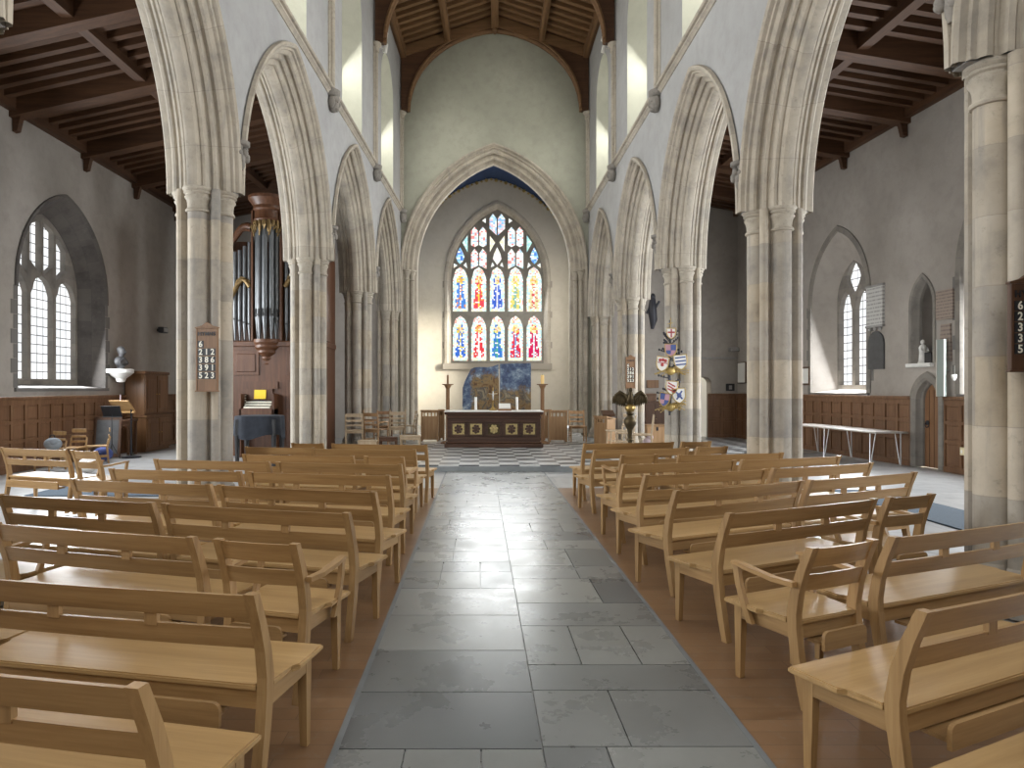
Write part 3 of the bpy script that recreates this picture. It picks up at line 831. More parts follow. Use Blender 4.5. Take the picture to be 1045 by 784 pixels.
def outer_wall(side):
    M, sg = (FL, sgl) if side == 'l' else (FR, sgr)
    root = sempty('wall_outer_left' if side == 'l' else 'wall_outer_right')
    loops = [[(BACK, -.1), (AISLE_END, -.1), (AISLE_END, AISLE_TOP[side]), (BACK, AISLE_TOP[side])]]
    for (yc, h, sill, spring, apex, *_r) in AW[side]:
        loops.append([(yc + u, z) for u, z in window_loop(h, sill, spring, apex, 14)])
    if side == 'r':
        loops.append([(NICHE[0] + u, z) for u, z in window_loop(*NICHE[1:], 8)])
        loops[0] = [(BACK, -.1)] + [(DOORW[0] - DOORW[1], -.1)] + [(DOORW[0] + u, z) for u, z in arch_pts(DOORW[1], DOORW[3], DOORW[4], 8)] + [(DOORW[0] + DOORW[1], -.1)] + loops[0][1:]
    filled([[(sg * u, z) for u, z in lp] for lp in loops], .5, M @ Matrix.Translation((0, 0, -.25))).build('masonry', 'aisle_plaster', root)
    for k, (yc, h, sill, spring, apex, hg, rec, n) in enumerate(AW[side]):
        w = sempty('window_%d' % (2 + k + (5 if side == 'r' else 0)))
        kk = hg / h
        ga = spring + (apex - spring) * kk
        zs_ = sill + .08
        o0 = window_loop(h, sill, spring, apex, 14); o1 = window_loop(hg, zs_, spring, ga, 14)
        m = MB(); m.grid([[M @ Vector((sg * (yc + u), z, .0)) for u, z in o0], [M @ Vector((sg * (yc + u), z, -rec * .5)) for u, z in [((a[0] + b[0]) / 2, (a[1] + b[1]) / 2) for a, b in zip(o0, o1)]], [M @ Vector((sg * (yc + u), z, -rec)) for u, z in o1]], closed=True)
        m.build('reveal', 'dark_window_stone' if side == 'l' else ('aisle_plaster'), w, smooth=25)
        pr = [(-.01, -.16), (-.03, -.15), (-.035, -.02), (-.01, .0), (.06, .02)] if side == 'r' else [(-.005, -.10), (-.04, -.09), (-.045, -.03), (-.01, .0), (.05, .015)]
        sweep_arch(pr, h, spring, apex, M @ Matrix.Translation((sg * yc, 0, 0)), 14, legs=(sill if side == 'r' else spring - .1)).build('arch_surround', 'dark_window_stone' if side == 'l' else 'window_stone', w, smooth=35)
        if side == 'l':   # pale dressed blocks down the jambs
            for s_ in (-1, 1):
                for q in range(7):
                    z0 = sill + q * .29; ww = .20 if q % 2 else .12
                    a, b = sorted((yc + s_ * h, yc + s_ * (h + ww)))
                    MB().box(*sorted((sg * a, sg * b)), z0 + .005, z0 + .285, -.1, .008, M=M).build('quoin', 'window_stone', w)
        else:
            for s_ in (-1, 1):
                for q in range(8):
                    z0 = sill + q * .285; ww = .24 if q % 2 else .14
                    a, b = sorted((yc + s_ * h, yc + s_ * (h + ww)))
                    MB().box(*sorted((sg * a, sg * b)), z0 + .005, z0 + .28, -.1, .006, M=M).build('quoin', 'window_stone', w)
        # tracery
        hw = hg - .02; lw = 2 * hg / n; hl = []
        hz = spring + (.12 if n == 3 else -.05)
        for q in range(n):
            a = -hg + q * lw + (.06 if q == 0 else .06); b = -hg + (q + 1) * lw - (.06 if q == n - 1 else .06)
            c_ = [(x, y) for x, y in cusp_head(a, b, -(zs_ + .12), -(hz - .18), -(hz + (.24 if n == 3 else .30)))]
            hl.append([(x, -y) for x, y in c_])
        AH = lambda u: arch_h(u, hg, spring, ga)
        def upper(a, b, zb, margin=.11, cap=99):
            xs = [a + (b - a) * q / 6 for q in range(7)]; mid = (a + b) / 2
            top = [(x, min(AH(x) - margin, cap - abs(x - mid) * .9)) for x in xs]
            bot = [(x, zb(x)) for x in xs[::-1]]
            if all(t_[1] > b_[1] + .04 for t_, b_ in zip(top[1:-1], bot[::-1][1:-1])): hl.append([p for p in top] + [p for p in bot])
        if n == 3:
            for a, b in ((-.41, -.05), (.05, .41)):
                mid = (a + b) / 2
                upper(a, b, lambda x: hz + .22 + .30 * (abs(x) / .41), .13)
            for a, b in ((.50, .84),):
                upper(a, b, lambda x: hz + .16 + .35 * (1 - abs(abs(x) - .88) / .42), .12); upper(-b, -a, lambda x: hz + .16 + .35 * (1 - abs(abs(x) - .88) / .42), .12)
        else:
            c0 = hz + .62; r0 = hg * .46
            hl.append([(r0 * cos(a) * (1 - .18 * abs(sin(2 * a))), c0 + r0 * 1.45 * sin(a) * (1 - .18 * abs(sin(2 * a)))) for a in [2 * pi * q / 24 for q in range(24)]])
        plate = window_loop(hg + .03, zs_ - .02, spring, ga + .03, 14)
        filled([[(sg * (yc + u), z) for u, z in lp] for lp in [plate] + hl], .18, M @ Matrix.Translation((0, 0, -rec - .06))).build('tracery', 'window_stone', w)
        filled([[(sg * (yc + u), z) for u, z in plate]], .012, M @ Matrix.Translation((0, 0, -rec - .10))).build('pane', 'leaded_glass', w)
        MB().box(*sorted((sg * (yc - h - .1), sg * (yc + h + .1))), sill - .07, sill, -.2, .05, M=M).build('sill', 'window_stone', w)
    return root
outer_wall('l'); outer_wall('r')

# panelled wainscot along the outer walls and the east end
random.seed(3)
def wainscot(name, M, sg, u0, u1, H=1.42, pw=.42, rowsz=((.12, .56), (.62, .93), (.99, 1.30))):
    m = MB(); a, b = sorted((sg * u0, sg * u1))
    m.box(a, b, -.01, H, 0.0, .03, M=M)
    m.box(a, b, H - .02, H + .05, 0.0, .085, M=M, ch=.01); m.box(a, b, -.01, .10, 0, .065, M=M)
    edges = [.10] + [z for r in rowsz for z in r][1:-1] + [H - .02]
    bands = [(rowsz[k][1], rowsz[k + 1][0]) for k in range(len(rowsz) - 1)] + [(rowsz[-1][1], H - .02)]
    for z0, z1 in bands: m.box(a, b, z0, z1, .02, .055, M=M)
    n = max(1, round((b - a) / pw)); w = (b - a) / n
    for k in range(n + 1):
        c = a + k * w
        m.box(max(a, c - .035), min(b, c + .035), .09, H - .02, .02, .056, M=M)
    for k in range(n):
        for z0, z1 in rowsz:
            m.box(a + k * w + .06, a + (k + 1) * w - .06, z0 + .03, z1 - .03, .02, .042, M=M, ch=.008)
    o = m.build(name, 'wainscot_oak'); return struct(o)
wainscot('trim_4', FL, sgl, 2, AISLE_END - .02)
wainscot('trim_5', FR, sgr, 14.50, AISLE_END - .02)
wainscot('trim_6', FR, sgr, 2, 13.54)
MEr = frame_m((0, AISLE_END, 0), (1, 0, 0))
wainscot('trim_7', MEr, 1, 7.62, xrw(AISLE_END) - .05)
wainscot('trim_8', MEr, 1, 4.6, 5.9)
# end walls of the aisles
er = sempty('wall_aisle_end_right')
DX0, DX1 = atx(710, AISLE_END), atx(726, AISLE_END)
dm = (DX0 + DX1) / 2; dh = (DX1 - DX0) / 2
lp = [(xr(22) + .2, -.1), (DX0, -.1)] + [(dm + u, z) for u, z in arch_pts(dh, 1.80, 2.02, 8)] + [(DX1, -.1), (xrw(AISLE_END) + .2, -.1), (xrw(AISLE_END) + .2, 8.4), (xr(22) + .2, 8.4)]
filled([lp], .5, MEr @ Matrix.Translation((0, 0, -.25))).build('masonry', 'aisle_plaster', er)
# offset ledge where the lower wall is thicker
MB().box(DX0 - .6, xrw(AISLE_END), AISLE_END - .06, AISLE_END + .05, 2.62, 2.68).build('ledge', 'grey_stone', er)
struct(MB().box(-9.3, xl(22) - .2, AISLE_END, AISLE_END + .5, -.1, 8.4).build('wall_aisle_end_left', 'aisle_plaster'))
# porch seen through the open doorway
p = sempty('wall_porch')
flat('porch_white', (.85, .85, .84), .8)
MB().box(DX1 + .05, DX1 + .15, AISLE_END + .5, 26, -.1, 3).build('side', 'porch_white', p)
MB().box(5.5, DX1 + .15, 26, 26.1, -.1, 3).build('end', 'porch_white', p)
MB().box(5.5, DX1 + .15, AISLE_END + .5, 26.1, -.1, -.005).build('paving', 'porch_white', p)
# unseen west wall; its window is added to let in front fill light
ww = sempty('wall_back')
MB_ = frame_m((.2, BACK, 0), (-1, 0, 0))
filled([[(-10.5, -.1), (10.5, -.1), (10.5, 8.0), (4.6, 8.0), (4.6, 14.4), (-4.6, 14.4), (-4.6, 8.0), (-10.5, 8.0)], window_loop(2.2, 3.2, 7, 10.5)], .5, MB_ @ Matrix.Translation((0, 0, -.25))).build('masonry', 'nave_plaster', ww)

# ------------------------------------------------------------------ aisle roofs
def aisle_roof(side):
    root = sempty('ceiling_left' if side == 'l' else 'ceiling_right')
    sgn = -1 if side == 'l' else 1
    z_out = AISLE_TOP[side] + .12; z_in = 8.35
    def xo(Y): return XLW - .1 if side == 'l' else xrw(Y) + .1
    def xi(Y): return (xl(Y) - .75) if side == 'l' else (xr(Y) + .75)
    def zat(X, Y): k = (X - xo(Y)) / (xi(Y) - xo(Y)); return z_out + (z_in - z_out) * k
    m = MB(); m.grid([[Vector((xo(Y), Y, z_out + .10)), Vector((xi(Y), Y, z_in + .10))] for Y in (BACK, 5, 14, AISLE_END + .1)])
    m.grid([[Vector((xo(Y), Y, z_out + .30)), Vector((xi(Y), Y, z_in + .30))] for Y in (BACK, 5, 14, AISLE_END + .1)])
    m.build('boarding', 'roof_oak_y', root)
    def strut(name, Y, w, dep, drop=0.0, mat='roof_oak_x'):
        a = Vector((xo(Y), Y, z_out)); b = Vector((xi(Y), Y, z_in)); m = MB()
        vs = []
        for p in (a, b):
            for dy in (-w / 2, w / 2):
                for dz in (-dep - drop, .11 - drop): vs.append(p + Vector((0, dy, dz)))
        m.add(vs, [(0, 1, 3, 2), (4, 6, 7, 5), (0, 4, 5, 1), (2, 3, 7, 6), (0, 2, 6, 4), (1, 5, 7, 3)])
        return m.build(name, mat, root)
    beams = [1.5, 3.9, 6.3, 8.7, 11.1, 13.4, 15.8, 18.1, 20.5] if side == 'l' else [3.9, 6.1, 8.3, 10.4, 12.5, 14.65, 16.8, 18.95, 21.1]
    y = .6
    while y < AISLE_END:
        if min(abs(y - b) for b in beams) > .2: strut('rafter', y, .13, .07)
        y += .335
    for b in beams:
        o = strut('tie_beam', b, .27, .30)
        m = MB(); s_ = -sgn
        x0 = xo(b) - sgn * .12; zb = z_out - .12
        m.prism([(x0 + s_ * .0, zb - .42), (x0 + s_ * .09, zb - .40), (x0 + s_ * .14, zb - .18), (x0 + s_ * .20, zb), (x0, zb)], b - .06, b + .06, 'y')
        m.build('bracket', 'roof_oak_x', root)
    # purlin halfway and the wall plate
    for frac, w, dp, nm in ((.5, .20, .20, 'purlin'), (.022, .26, .24, 'wall_plate'), (.97, .2, .2, 'ridge_plate')):
        m = MB(); rows = []
        for Y in (0.3, 8, 15, AISLE_END):
            X = xo(Y) + (xi(Y) - xo(Y)) * frac; z = zat(X, Y)
            if nm == 'wall_plate': z += .05
            rows.append([Vector((X - w / 2, Y, z - dp)), Vector((X + w / 2, Y, z - dp)), Vector((X + w / 2, Y, z + .1)), Vector((X - w / 2, Y, z + .1))])
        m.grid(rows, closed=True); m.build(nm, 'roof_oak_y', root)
aisle_roof('l'); aisle_roof('r')

# ------------------------------------------------------------------ nave roof
nr = sempty('ceiling')
def nave_z(X, Y):
    a, b = xl(Y) + .1, xr(Y) - .1; c = (a + b) / 2
    k = 1 - abs(X - c) / ((b - a) / 2); return TOP + (RIDGE - TOP) * k
m = MB()
for lift in (.12, .4):
    rows = []
    for Y in (BACK, 10, EAST + .6):
        a, b = xl(Y) - .3, xr(Y) + .3; c = (xl(Y) + xr(Y)) / 2
        rows.append([Vector((a, Y, TOP + lift - .1)), Vector((c, Y, RIDGE + lift)), Vector((b, Y, TOP + lift - .1))])
    m.grid(rows)
m.build('boarding', 'roof_oak_y', nr)
def slope_beam(name, Y, w, dep, mat):
    a, b = xl(Y) + .1, xr(Y) - .1; c = (a + b) / 2
    for e in (a, b):
        m = MB(); vs = []
        for X, z in ((e, TOP), (c, RIDGE)):
            for dy in (-w / 2, w / 2):
                for dz in (-dep, .12): vs.append(Vector((X, Y + dy, z + dz)))
        m.add(vs, [(0, 1, 3, 2), (4, 6, 7, 5), (0, 4, 5, 1), (2, 3, 7, 6), (0, 2, 6, 4), (1, 5, 7, 3)])
        m.build(name, mat, nr)
y = 9.2
while y < EAST - .2:
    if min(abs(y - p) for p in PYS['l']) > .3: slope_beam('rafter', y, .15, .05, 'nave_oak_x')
    y += .37
for k, frac in enumerate((0, .5, 1, 1.5, 2)):
    m = MB(); rows = []
    w, dp = ((.24, .30) if frac == 1 else (.2, .22))
    for Y in (1.0, 10, EAST):
        a, b = xl(Y) + .1, xr(Y) - .1; X = a + (b - a) * frac / 2
        z = nave_z(X, Y); 
        if frac in (0, 2): X += (.08 if frac == 0 else -.08); 
        rows.append([Vector((X - w / 2, Y, z - dp)), Vector((X, Y, z - dp - .03)), Vector((X + w / 2, Y, z - dp)), Vector((X + w / 2, Y, z + .1)), Vector((X - w / 2, Y, z + .1))])
    m.grid(rows, closed=True); m.build('wall_plate' if frac in (0, 2) else 'ridge_beam' if frac == 1 else 'purlin', 'nave_oak_y', nr)
def brace(Y, w):
    """principal truss: moulded arched brace springing from the wall shafts, dark plate for the shaded open corner above it"""
    a, b = xl(Y) + .1, xr(Y) - .1; c = (a + b) / 2; h = (b - a) / 2
    zb = 10.98
    n = 14
    for s_ in (-1, 1):
        curve = []
        for k in range(n + 1):
            q = k / n
            curve.append((c + s_ * h * (1 - .07 - (1 - .07) * (q ** 1.9) * 1.0), zb + (RIDGE - .34 - zb) * (1 - (1 - q) ** 1.55)))
        # dark plate standing for the shade in the open corner
        poly = [(c + s_ * h, zb)] + curve + [(c, RIDGE - .05), (c + s_ * h, TOP - .02)]
        MB().prism(poly, Y - w * .3, Y + w * .3, 'y').build('shade_plate', 'roof_oak_x', nr)
        m = MB(); m.tube([(x, Y, z) for x, z in curve], .085, 8)
        m.tube([(x - s_ * .04, Y - w * .35, z + .10) for x, z in curve], .045, 6)
        m.build('arched_brace', 'nave_oak_x', nr, smooth=50)
    slope_beam('principal_rafter', Y, w, .24, 'nave_oak_x')
brace(EAST - .17, .3)
for Y in PYS['l'][1:4]: brace(Y, .3)
m = MB(); m.lathe([(.02, -.2), (.09, -.14), (.11, -.06), (.07, 0), (.1, .05)], 10, c=((xl(EAST) + xr(EAST)) / 2, EAST - .25, RIDGE - .3)); m.build('roof_boss', 'nave_oak_x', nr, smooth=40)

# ------------------------------------------------------------------ benches and armchairs
def post_poly():
    back, front = [], []
    for z, y, th in ((0, .0, .042), (.12, .028, .048), (.26, .058, .053), (.40, .078, .058), (.47, .080, .058), (.58, .062, .054), (.70, .024, .049), (.83, -.030, .042)):
        back.append((y - th / 2, z)); front.append((y + th / 2, z))
    return back + front[::-1]
POST = post_poly()
def ylean(z): return .080 if z < .47 else .080 - .11 * ((z - .47) / .36) ** 1.15
def rail_mesh(name, w, z0, z1, mat, parent):
    """a back rail leaning with the posts, slightly curved"""
    m = MB(); th = .022
    y0, y1 = ylean(z0), ylean(z1); rows = []
    for k in range(9):
        x = -w / 2 + w * k / 8; cv = -.012 * (1 - (2 * k / 8 - 1) ** 2)
        rows.append([Vector((x, y0 + cv - th / 2, z0)), Vector((x, y0 + cv + th / 2, z0)), Vector((x, y1 + cv + th / 2, z1 - .004)), Vector((x, y1 + cv + th / 4, z1)), Vector((x, y1 + cv - th / 2, z1))])
    m.grid(rows, closed=True); m.add(rows[0], [(0, 1, 2, 3, 4)]); m.add(rows[-1], [(4, 3, 2, 1, 0)])
    return m.build(name, mat, parent)
def seat_unit(name, W, arms):
    root = thing(name, '-', 'chair' if arms else 'bench')
    hw = W / 2; pt = .044
    for s_ in (-1, 1):
        m = MB(); m.prism(POST, *sorted((s_ * hw, s_ * (hw - pt))), 'x'); m.build('rear_leg', 'oak_z', root)
        m = MB(); xo, xi = s_ * (hw - .012), s_ * (hw - .058)
        vs = []
        for z, sh in ((0, .016), (.41, 0)):
            for x, y in ((xo - s_ * sh * .3, .478 - sh * .3), (xi + s_ * sh * .5, .478 - sh * .3), (xi + s_ * sh * .5, .424 + sh), (xo - s_ * sh * .3, .424 + sh)): vs.append(Vector((x, y, z)))
        m.add(vs, [(3, 2, 1, 0), (4, 5, 6, 7), (0, 1, 5, 4), (1, 2, 6, 5), (2, 3, 7, 6), (3, 0, 4, 7)]); m.build('front_leg', 'oak_z', root)
        MB().box(*sorted((s_ * (hw - .014), s_ * (hw - .038))), .10, .43, .338, .414, ch=.002).build('side_apron', 'oak_y', root)
    so = hw + .028; si = hw - .004
    poly = [(-so, .515), (-so, .285), (-si, .262), (-si, .118), (-hw + .05, .118), (-hw + .05, .052), (hw - .05, .052), (hw - .05, .118), (si, .118), (si, .262), (so, .285), (so, .515)]
    bm = bmesh.new(); n = len(poly)
    lo = [bm.verts.new((x, y, .414)) for x, y in poly]; hi = [bm.verts.new((x, y, .441)) for x, y in poly]
    bm.faces.new(lo[::-1]); bm.faces.new(hi)
    for k in range(n): bm.faces.new((lo[k], lo[(k + 1) % n], hi[(k + 1) % n], hi[k]))
    bmesh.ops.bevel(bm, geom=[e for e in bm.edges if abs(e.verts[0].co.z - e.verts[1].co.z) < 1e-4], offset=.006, segments=2, affect='EDGES')
    bm.verts.index_update(); m = MB(); m.add([v.co.copy() for v in bm.verts], [[v.index for v in f.verts] for f in bm.faces]); bm.free()
    m.build('seat', 'seat_oak', root)
    MB().box(-hw + .03, hw - .03, .072, .094, .335, .414).build('rear_apron', 'oak_x', root)
    MB().box(-hw + .05, hw - .05, .440, .460, .350, .414).build('front_apron', 'oak_x', root)
    rail_mesh('top_rail', W - 2 * pt + .004, .722, .822, 'oak_x', root)
    rail_mesh('lower_rail', W - 2 * pt + .004, .592, .680, 'oak_x', root)
    for x in ((-W / 6.2, W / 6.2) if not arms else ()):
        y = ylean(.70) - .008; MB().box(x - .028, x + .028, y - .010, y + .012, .668, .732).build('spacer', 'oak_z', root)
    # book ledge slung under the seat at the back
    lw = hw - (.15 if not arms else .09)
    pl = []; r = .032
    for cx, cz, a0 in ((lw - r, .40 - r, 0), (-lw + r, .40 - r, 90)):
        for k in range(5): a = radians(a0 + 90 * k / 4); pl.append((cx + r * cos(a), cz + r * sin(a)))
    pl += [(-lw, .305), (lw, .305)]
    MB().prism(pl, -.045, -.027, 'y').build('book_ledge', 'oak_x', root)
    MB().box(-lw + .05, lw - .05, -.028, .10, .306, .322).build('ledge_shelf', 'oak_x', root)
    if arms:
        for s_ in (-1, 1):
            m = MB(); rows = []
            for y, z, w, h in ((.045, .628, .036, .026), (.16, .632, .040, .024), (.32, .646, .044, .022), (.43, .652, .046, .020), (.462, .650, .044, .016)):
                xc = s_ * (hw + .006 + .03 * sin(pi * (y / .47)))
                rows.append([Vector((xc - w / 2, y, z - h / 2)), Vector((xc + w / 2, y, z - h / 2)), Vector((xc + w / 2, y, z + h / 2)), Vector((xc - w / 2, y, z + h / 2))])
            m.grid(rows, closed=True); m.add(rows[0], [(0, 1, 2, 3)]); m.add(rows[-1], [(3, 2, 1, 0)]); m.build('armrest', 'oak_y', root)
            m = MB(); rows = []
            for z, y, dx in ((.345, .335, .012), (.40, .355, .016), (.47, .385, .018), (.55, .415, .016), (.642, .437, .012)):
                xc = s_ * (hw + dx)
                rows.append([Vector((xc - .013, y - .019, z)), Vector((xc + .013, y - .019, z)), Vector((xc + .013, y + .019, z)), Vector((xc - .013, y + .019, z))])
            m.grid(rows, closed=True); m.add(rows[0], [(3, 2, 1, 0)]); m.add(rows[-1], [(0, 1, 2, 3)]); m.build('arm_support', 'oak_z', root)
    return root
BW = 1.42
BENCH = seat_unit('oak_bench', BW, False); ARMCH = seat_unit('oak_armchair', .49, True)
first = {'b': True, 'a': True}
def place(kind, p, q, label):
    """p, q: tops of the two rear posts on the ground plan"""
    src = BENCH if kind == 'b' else ARMCH
    o = src if first[kind] else dup(src); first[kind] = False
    o.location = ((p[0] + q[0]) / 2, (p[1] + q[1]) / 2, 0.002)
    o.rotation_euler = (0, 0, atan2(q[1] - p[1], q[0] - p[0]))
    o['label'] = label; o.scale = (hypot(q[0] - p[0], q[1] - p[1]) / (BW if kind == 'b' else .49), 1, 1)
    o['group'] = ('oak benches of the nave' if kind == 'b' else 'oak armchairs among the benches')
def tops(x0, y0, x1, y1):
    B = EYE - .832; r = []
    for x, y in ((x0, y0), (x1, y1)):
        Y = B * F / (y - VY); r.append((atx(x, Y), Y))
    return r
def fit(kind, pts, label, yaw=None, anchor=None):
    """keeps the measured middle but the true width"""
    p, q = Vector(pts[0]), Vector(pts[1]); c = (p + q) / 2
    a = atan2(q[1] - p[1], q[0] - p[0]) if yaw is None else radians(yaw)
    W = BW if kind == 'b' else .49; d = Vector((cos(a), sin(a)))
    if anchor == 'q': c = q - d * W / 2
    if anchor == 'p': c = p + d * W / 2
    place(kind, c - d * W / 2, c + d * W / 2, label)
OS, ES = 'organ side', 'eagle lectern side'
ORD = ['first', 'second', 'third', 'fourth', 'fifth', 'sixth', 'seventh', 'eighth', 'ninth', 'tenth', 'eleventh']
def bl(kind, row, side, where): return 'light oak %s, %s row from the altar, %s, %s' % ('bench' if kind == 'b' else 'armchair', ORD[row - 1], side, where)
def row(n, side, start, units):
    """units outward from the aisle: (kind, where, yaw); start: top of the post nearest the aisle"""
    P = Vector(start); sg = -1 if side == OS else 1; prev = None
    for kind, where, yaw in units:
        a = radians(yaw); d = Vector((cos(a), sin(a))) * sg
        if prev is not None: P = P + d * (.072 if (prev, kind) == ('b', 'b') else .125)
        W = BW if kind == 'b' else .49; Q = P + d * W
        lb = where if len(where.split()) > 6 else bl(kind, n, side, where)
        place(kind, *((Q, P) if sg < 0 else (P, Q)), lb); P = Q; prev = kind
def top1(x, y): return tops(x, y, x, y)[0]
A1, A2, A3, AO = 'beside the aisle', 'second from the aisle', 'next to the armchair', 'outer end of the row'
row(10, OS, (-.885, 1.85), [('b', A1, -12.5)])
row(9, OS, (-.850, 2.665), [('b', A1, -11.5), ('b', A2, -12.5)])
row(8, OS, top1(307.5, 553.8), [('a', A1, -15), ('b', A3, -16.5), ('a', AO, -16)])
row(7, OS, top1(359, 522.6), [('b', A1, -15.5), ('b', A2, -16.5)])
row(6, OS, top1(385.4, 501.4), [('b', A1, -16.5), ('b', A2, -14.5)])
row(5, OS, top1(399, 484.7), [('b', A1, -11.5), ('b', A2, -10.5)])
row(4, OS, top1(411, 473.5), [('b', A1, -10.5), ('b', A2, -11.5)])
row(3, OS, top1(413, 466), [('a', A1, -11), ('b', A3, -10)])
row(2, OS, top1(425, 458.6), [('b', A1, -7.5)])
place('b', (-3.20, 9.42), (-2.22, 9.27), bl('b', 2, OS, 'close beside the hymn board pillar'))
row(1, OS, top1(436.4, 453.6), [('b', A1, -9), ('a', AO, -9)])
place('b', (-6.46, 9.30), (-5.35, 8.92), 'light oak bench alone in the side aisle under the wide arched window')
place('a', (-5.24, 8.86), (-4.84, 8.72), 'light oak armchair beside the lone bench in the side aisle')
# eagle lectern side
row(10, ES, (1.49, 1.61), [('b', 'only a seat corner showing', 25.5)])
row(9, ES, top1(931.8, 621.6), [('b', A1, 25)])
row(8, ES, top1(820.9, 557.9), [('a', A1, 24.5), ('b', A3, 23)])
row(7, ES, top1(739, 523.1), [('b', A1, 25), ('a', AO, 22)])
row(6, ES, top1(686, 500.3), [('b', A1, 25.5), ('b', AO, 24)])
row(5, ES, top1(655.8, 484.5), [('b', A1, 20.5), ('b', AO, 23)])
row(4, ES, top1(634, 473.6), [('b', A1, 18), ('b', AO, 19)])
row(3, ES, top1(632.7, 464.2), [('a', A1, 15)])
row(3, ES, top1(691, 463.8), [('b', AO, 12)])
row(2, ES, top1(604.8, 459), [('b', A1, 17), ('a', AO, 17)])
row(1, ES, top1(595, 452.3), [('b', A1, 12), ('a', AO, 12)])

# ------------------------------------------------------------------ altar and its neighbours
AY = 17.5; AZ = .12
ax0, ax1 = atx(453.5, AY), atx(554.5, AY); axc = (ax0 + ax1) / 2; aw = (ax1 - ax0) / 2
alt = thing('altar', 'dark carved wooden altar with five gilded panels and a white cloth', 'altar', (axc, AY, AZ))
m = MB(); m.box(-aw, aw, 0, .95, 0, .10, ch=.01); m.box(-aw + .03, aw - .03, .03, .93, .10, .15, ch=.02); m.build('plinth', 'altar_oak', alt)
m = MB(); m.box(-aw + .07, aw - .07, .06, .90, .14, .84); m.box(-aw + .04, aw - .04, .03, .93, .74, .80, ch=.015); m.box(-aw + .0, aw - .0, 0, .95, .84, .91, ch=.02); m.box(-aw + .05, aw - .05, .045, .07, .18, .24); m.build('body', 'altar_oak', alt)
MB().box(-aw - .01, aw + .01, -.012, .962, .912, .935, ch=.004).build('altar_cloth', 'white_cloth', alt)
random.seed(5)
for k in range(5):
    xc = (k - 2) * (2 * aw - .26) / 5.0
    m = MB()
    for a, b, c_, d in ((-.21, .21, .62, .66), (-.21, .21, .28, .32), (-.21, -.17, .28, .66), (.17, .21, .28, .66)): m.box(xc + a, xc + b, .038, .062, c_, d, ch=.004)
    fr = m.build('panel_frame', 'altar_oak', alt)
    pn = MB().box(xc - .15, xc + .15, .050, .066, .335, .605).build('gilded_panel', 'gilded_panel' if k != 2 else 'dark_brass', fr)
    m = MB()   # plain relief ornament
    for q in range(7):
        a = 2 * pi * q / 7 + k; m.ball((xc + .075 * cos(a), .050, .47 + .085 * sin(a)), (.036, .012, .036), 8, 6)
    m.ball((xc, .05, .47), (.05, .018, .06), 8, 6); m.build('relief', 'altar_oak' if k != 2 else 'gilded_panel', fr)
# candles, cross and book stand on the altar
top = AZ + .937
for px_, lb in ((485.5, 'short white candle on the altar in front of the ochre painting'), (527.5, 'short white candle on the altar in front of the blue painting')):
    t = thing('altar_candle', lb, 'candle', (atx(px_, AY + .5), AY + .5, top), group='candles on the altar')
    MB().lathe([(.035, 0), (.035, .34), (.028, .35)], 12).build('wax', 'white_paint', t, smooth=40)
    MB().tube([(0, 0, .35), (.002, 0, .372)], .003, 5).build('wick', 'black', t)
t = thing('altar_cross', 'small brass cross with a silver figure standing on the altar', 'cross', (atx(503, AY + .62), AY + .55, top))
MB().lathe([(.11, 0), (.11, .02), (.06, .05), (.03, .09), (.02, .14)], 12).build('foot', 'brass', t, smooth=40)
m = MB(); m.box(-.016, .016, -.012, .012, .12, .60, ch=.004); m.box(-.12, .12, -.012, .012, .42, .455, ch=.004); m.build('cross', 'brass', t)
m = MB(); m.ball((0, -.02, .48), (.02, .02, .028), 8, 6); m.tube([(0, -.022, .45), (0, -.024, .36), (0.005, -.02, .27)], [.028, .024, .012], 8); m.tube([(-.11, -.018, .445), (-.04, -.022, .43), (0, -.022, .425), (.04, -.022, .43), (.11, -.018, .445)], .009, 6); m.build('figure', 'steel', t, smooth=60)
t = thing('missal_stand', 'low dark book stand with an open book on the altar', 'stand', (atx(515, AY + .3), AY + .30, top))
m = MB(); m.prism([(-.12, 0), (.14, 0), (.14, .16), (-.12, .04)], -.17, .17, 'x'); m.build('stand', 'board_oak', t)
m = MB(); m.prism([(-.11, .05), (.13, .163), (.12, .185), (-.12, .075)], -.15, .15, 'x'); m.build('book', 'paper', t)
# painted panels behind the altar
PYY = 19.2
def pxy(pts, Y, X0, Z0): return [(atx(x, Y) - X0, atz(y, Y) - Z0) for x, y in pts]
zb = AZ
X0 = atx(491, PYY)
t = thing('painted_panel', 'ragged ochre and brown abstract painted panel behind the altar', 'painting', (X0, PYY, zb), group='painted panels behind the altar')
pts = pxy([(471.8, 416), (472.2, 396), (474.5, 389), (477, 384), (480.5, 377), (484, 375.2), (490, 374.6), (497, 375.0), (503, 374), (508.6, 372), (510, 416)], PYY, X0, zb)
pts = [(x, z) for x, z in pts]; pts[0] = (pts[0][0], .02); pts[-1] = (pts[-1][0], .02)
MB().prism(pts, -.05, .05, 'y').build('panel', 'painting_ochre', t)
X0 = atx(526, PYY)
t = thing('painted_panel', 'square cornered blue and gold abstract painted panel behind the altar', 'painting', (X0, PYY + .02, zb), group='painted panels behind the altar')
pts = pxy([(510.3, 416), (510, 371.3), (541.8, 370.6), (541.8, 416)], PYY, X0, zb); pts[0] = (pts[0][0], .02); pts[-1] = (pts[-1][0], .02)
MB().prism(pts, -.05, .05, 'y').build('panel', 'painting_blue', t)
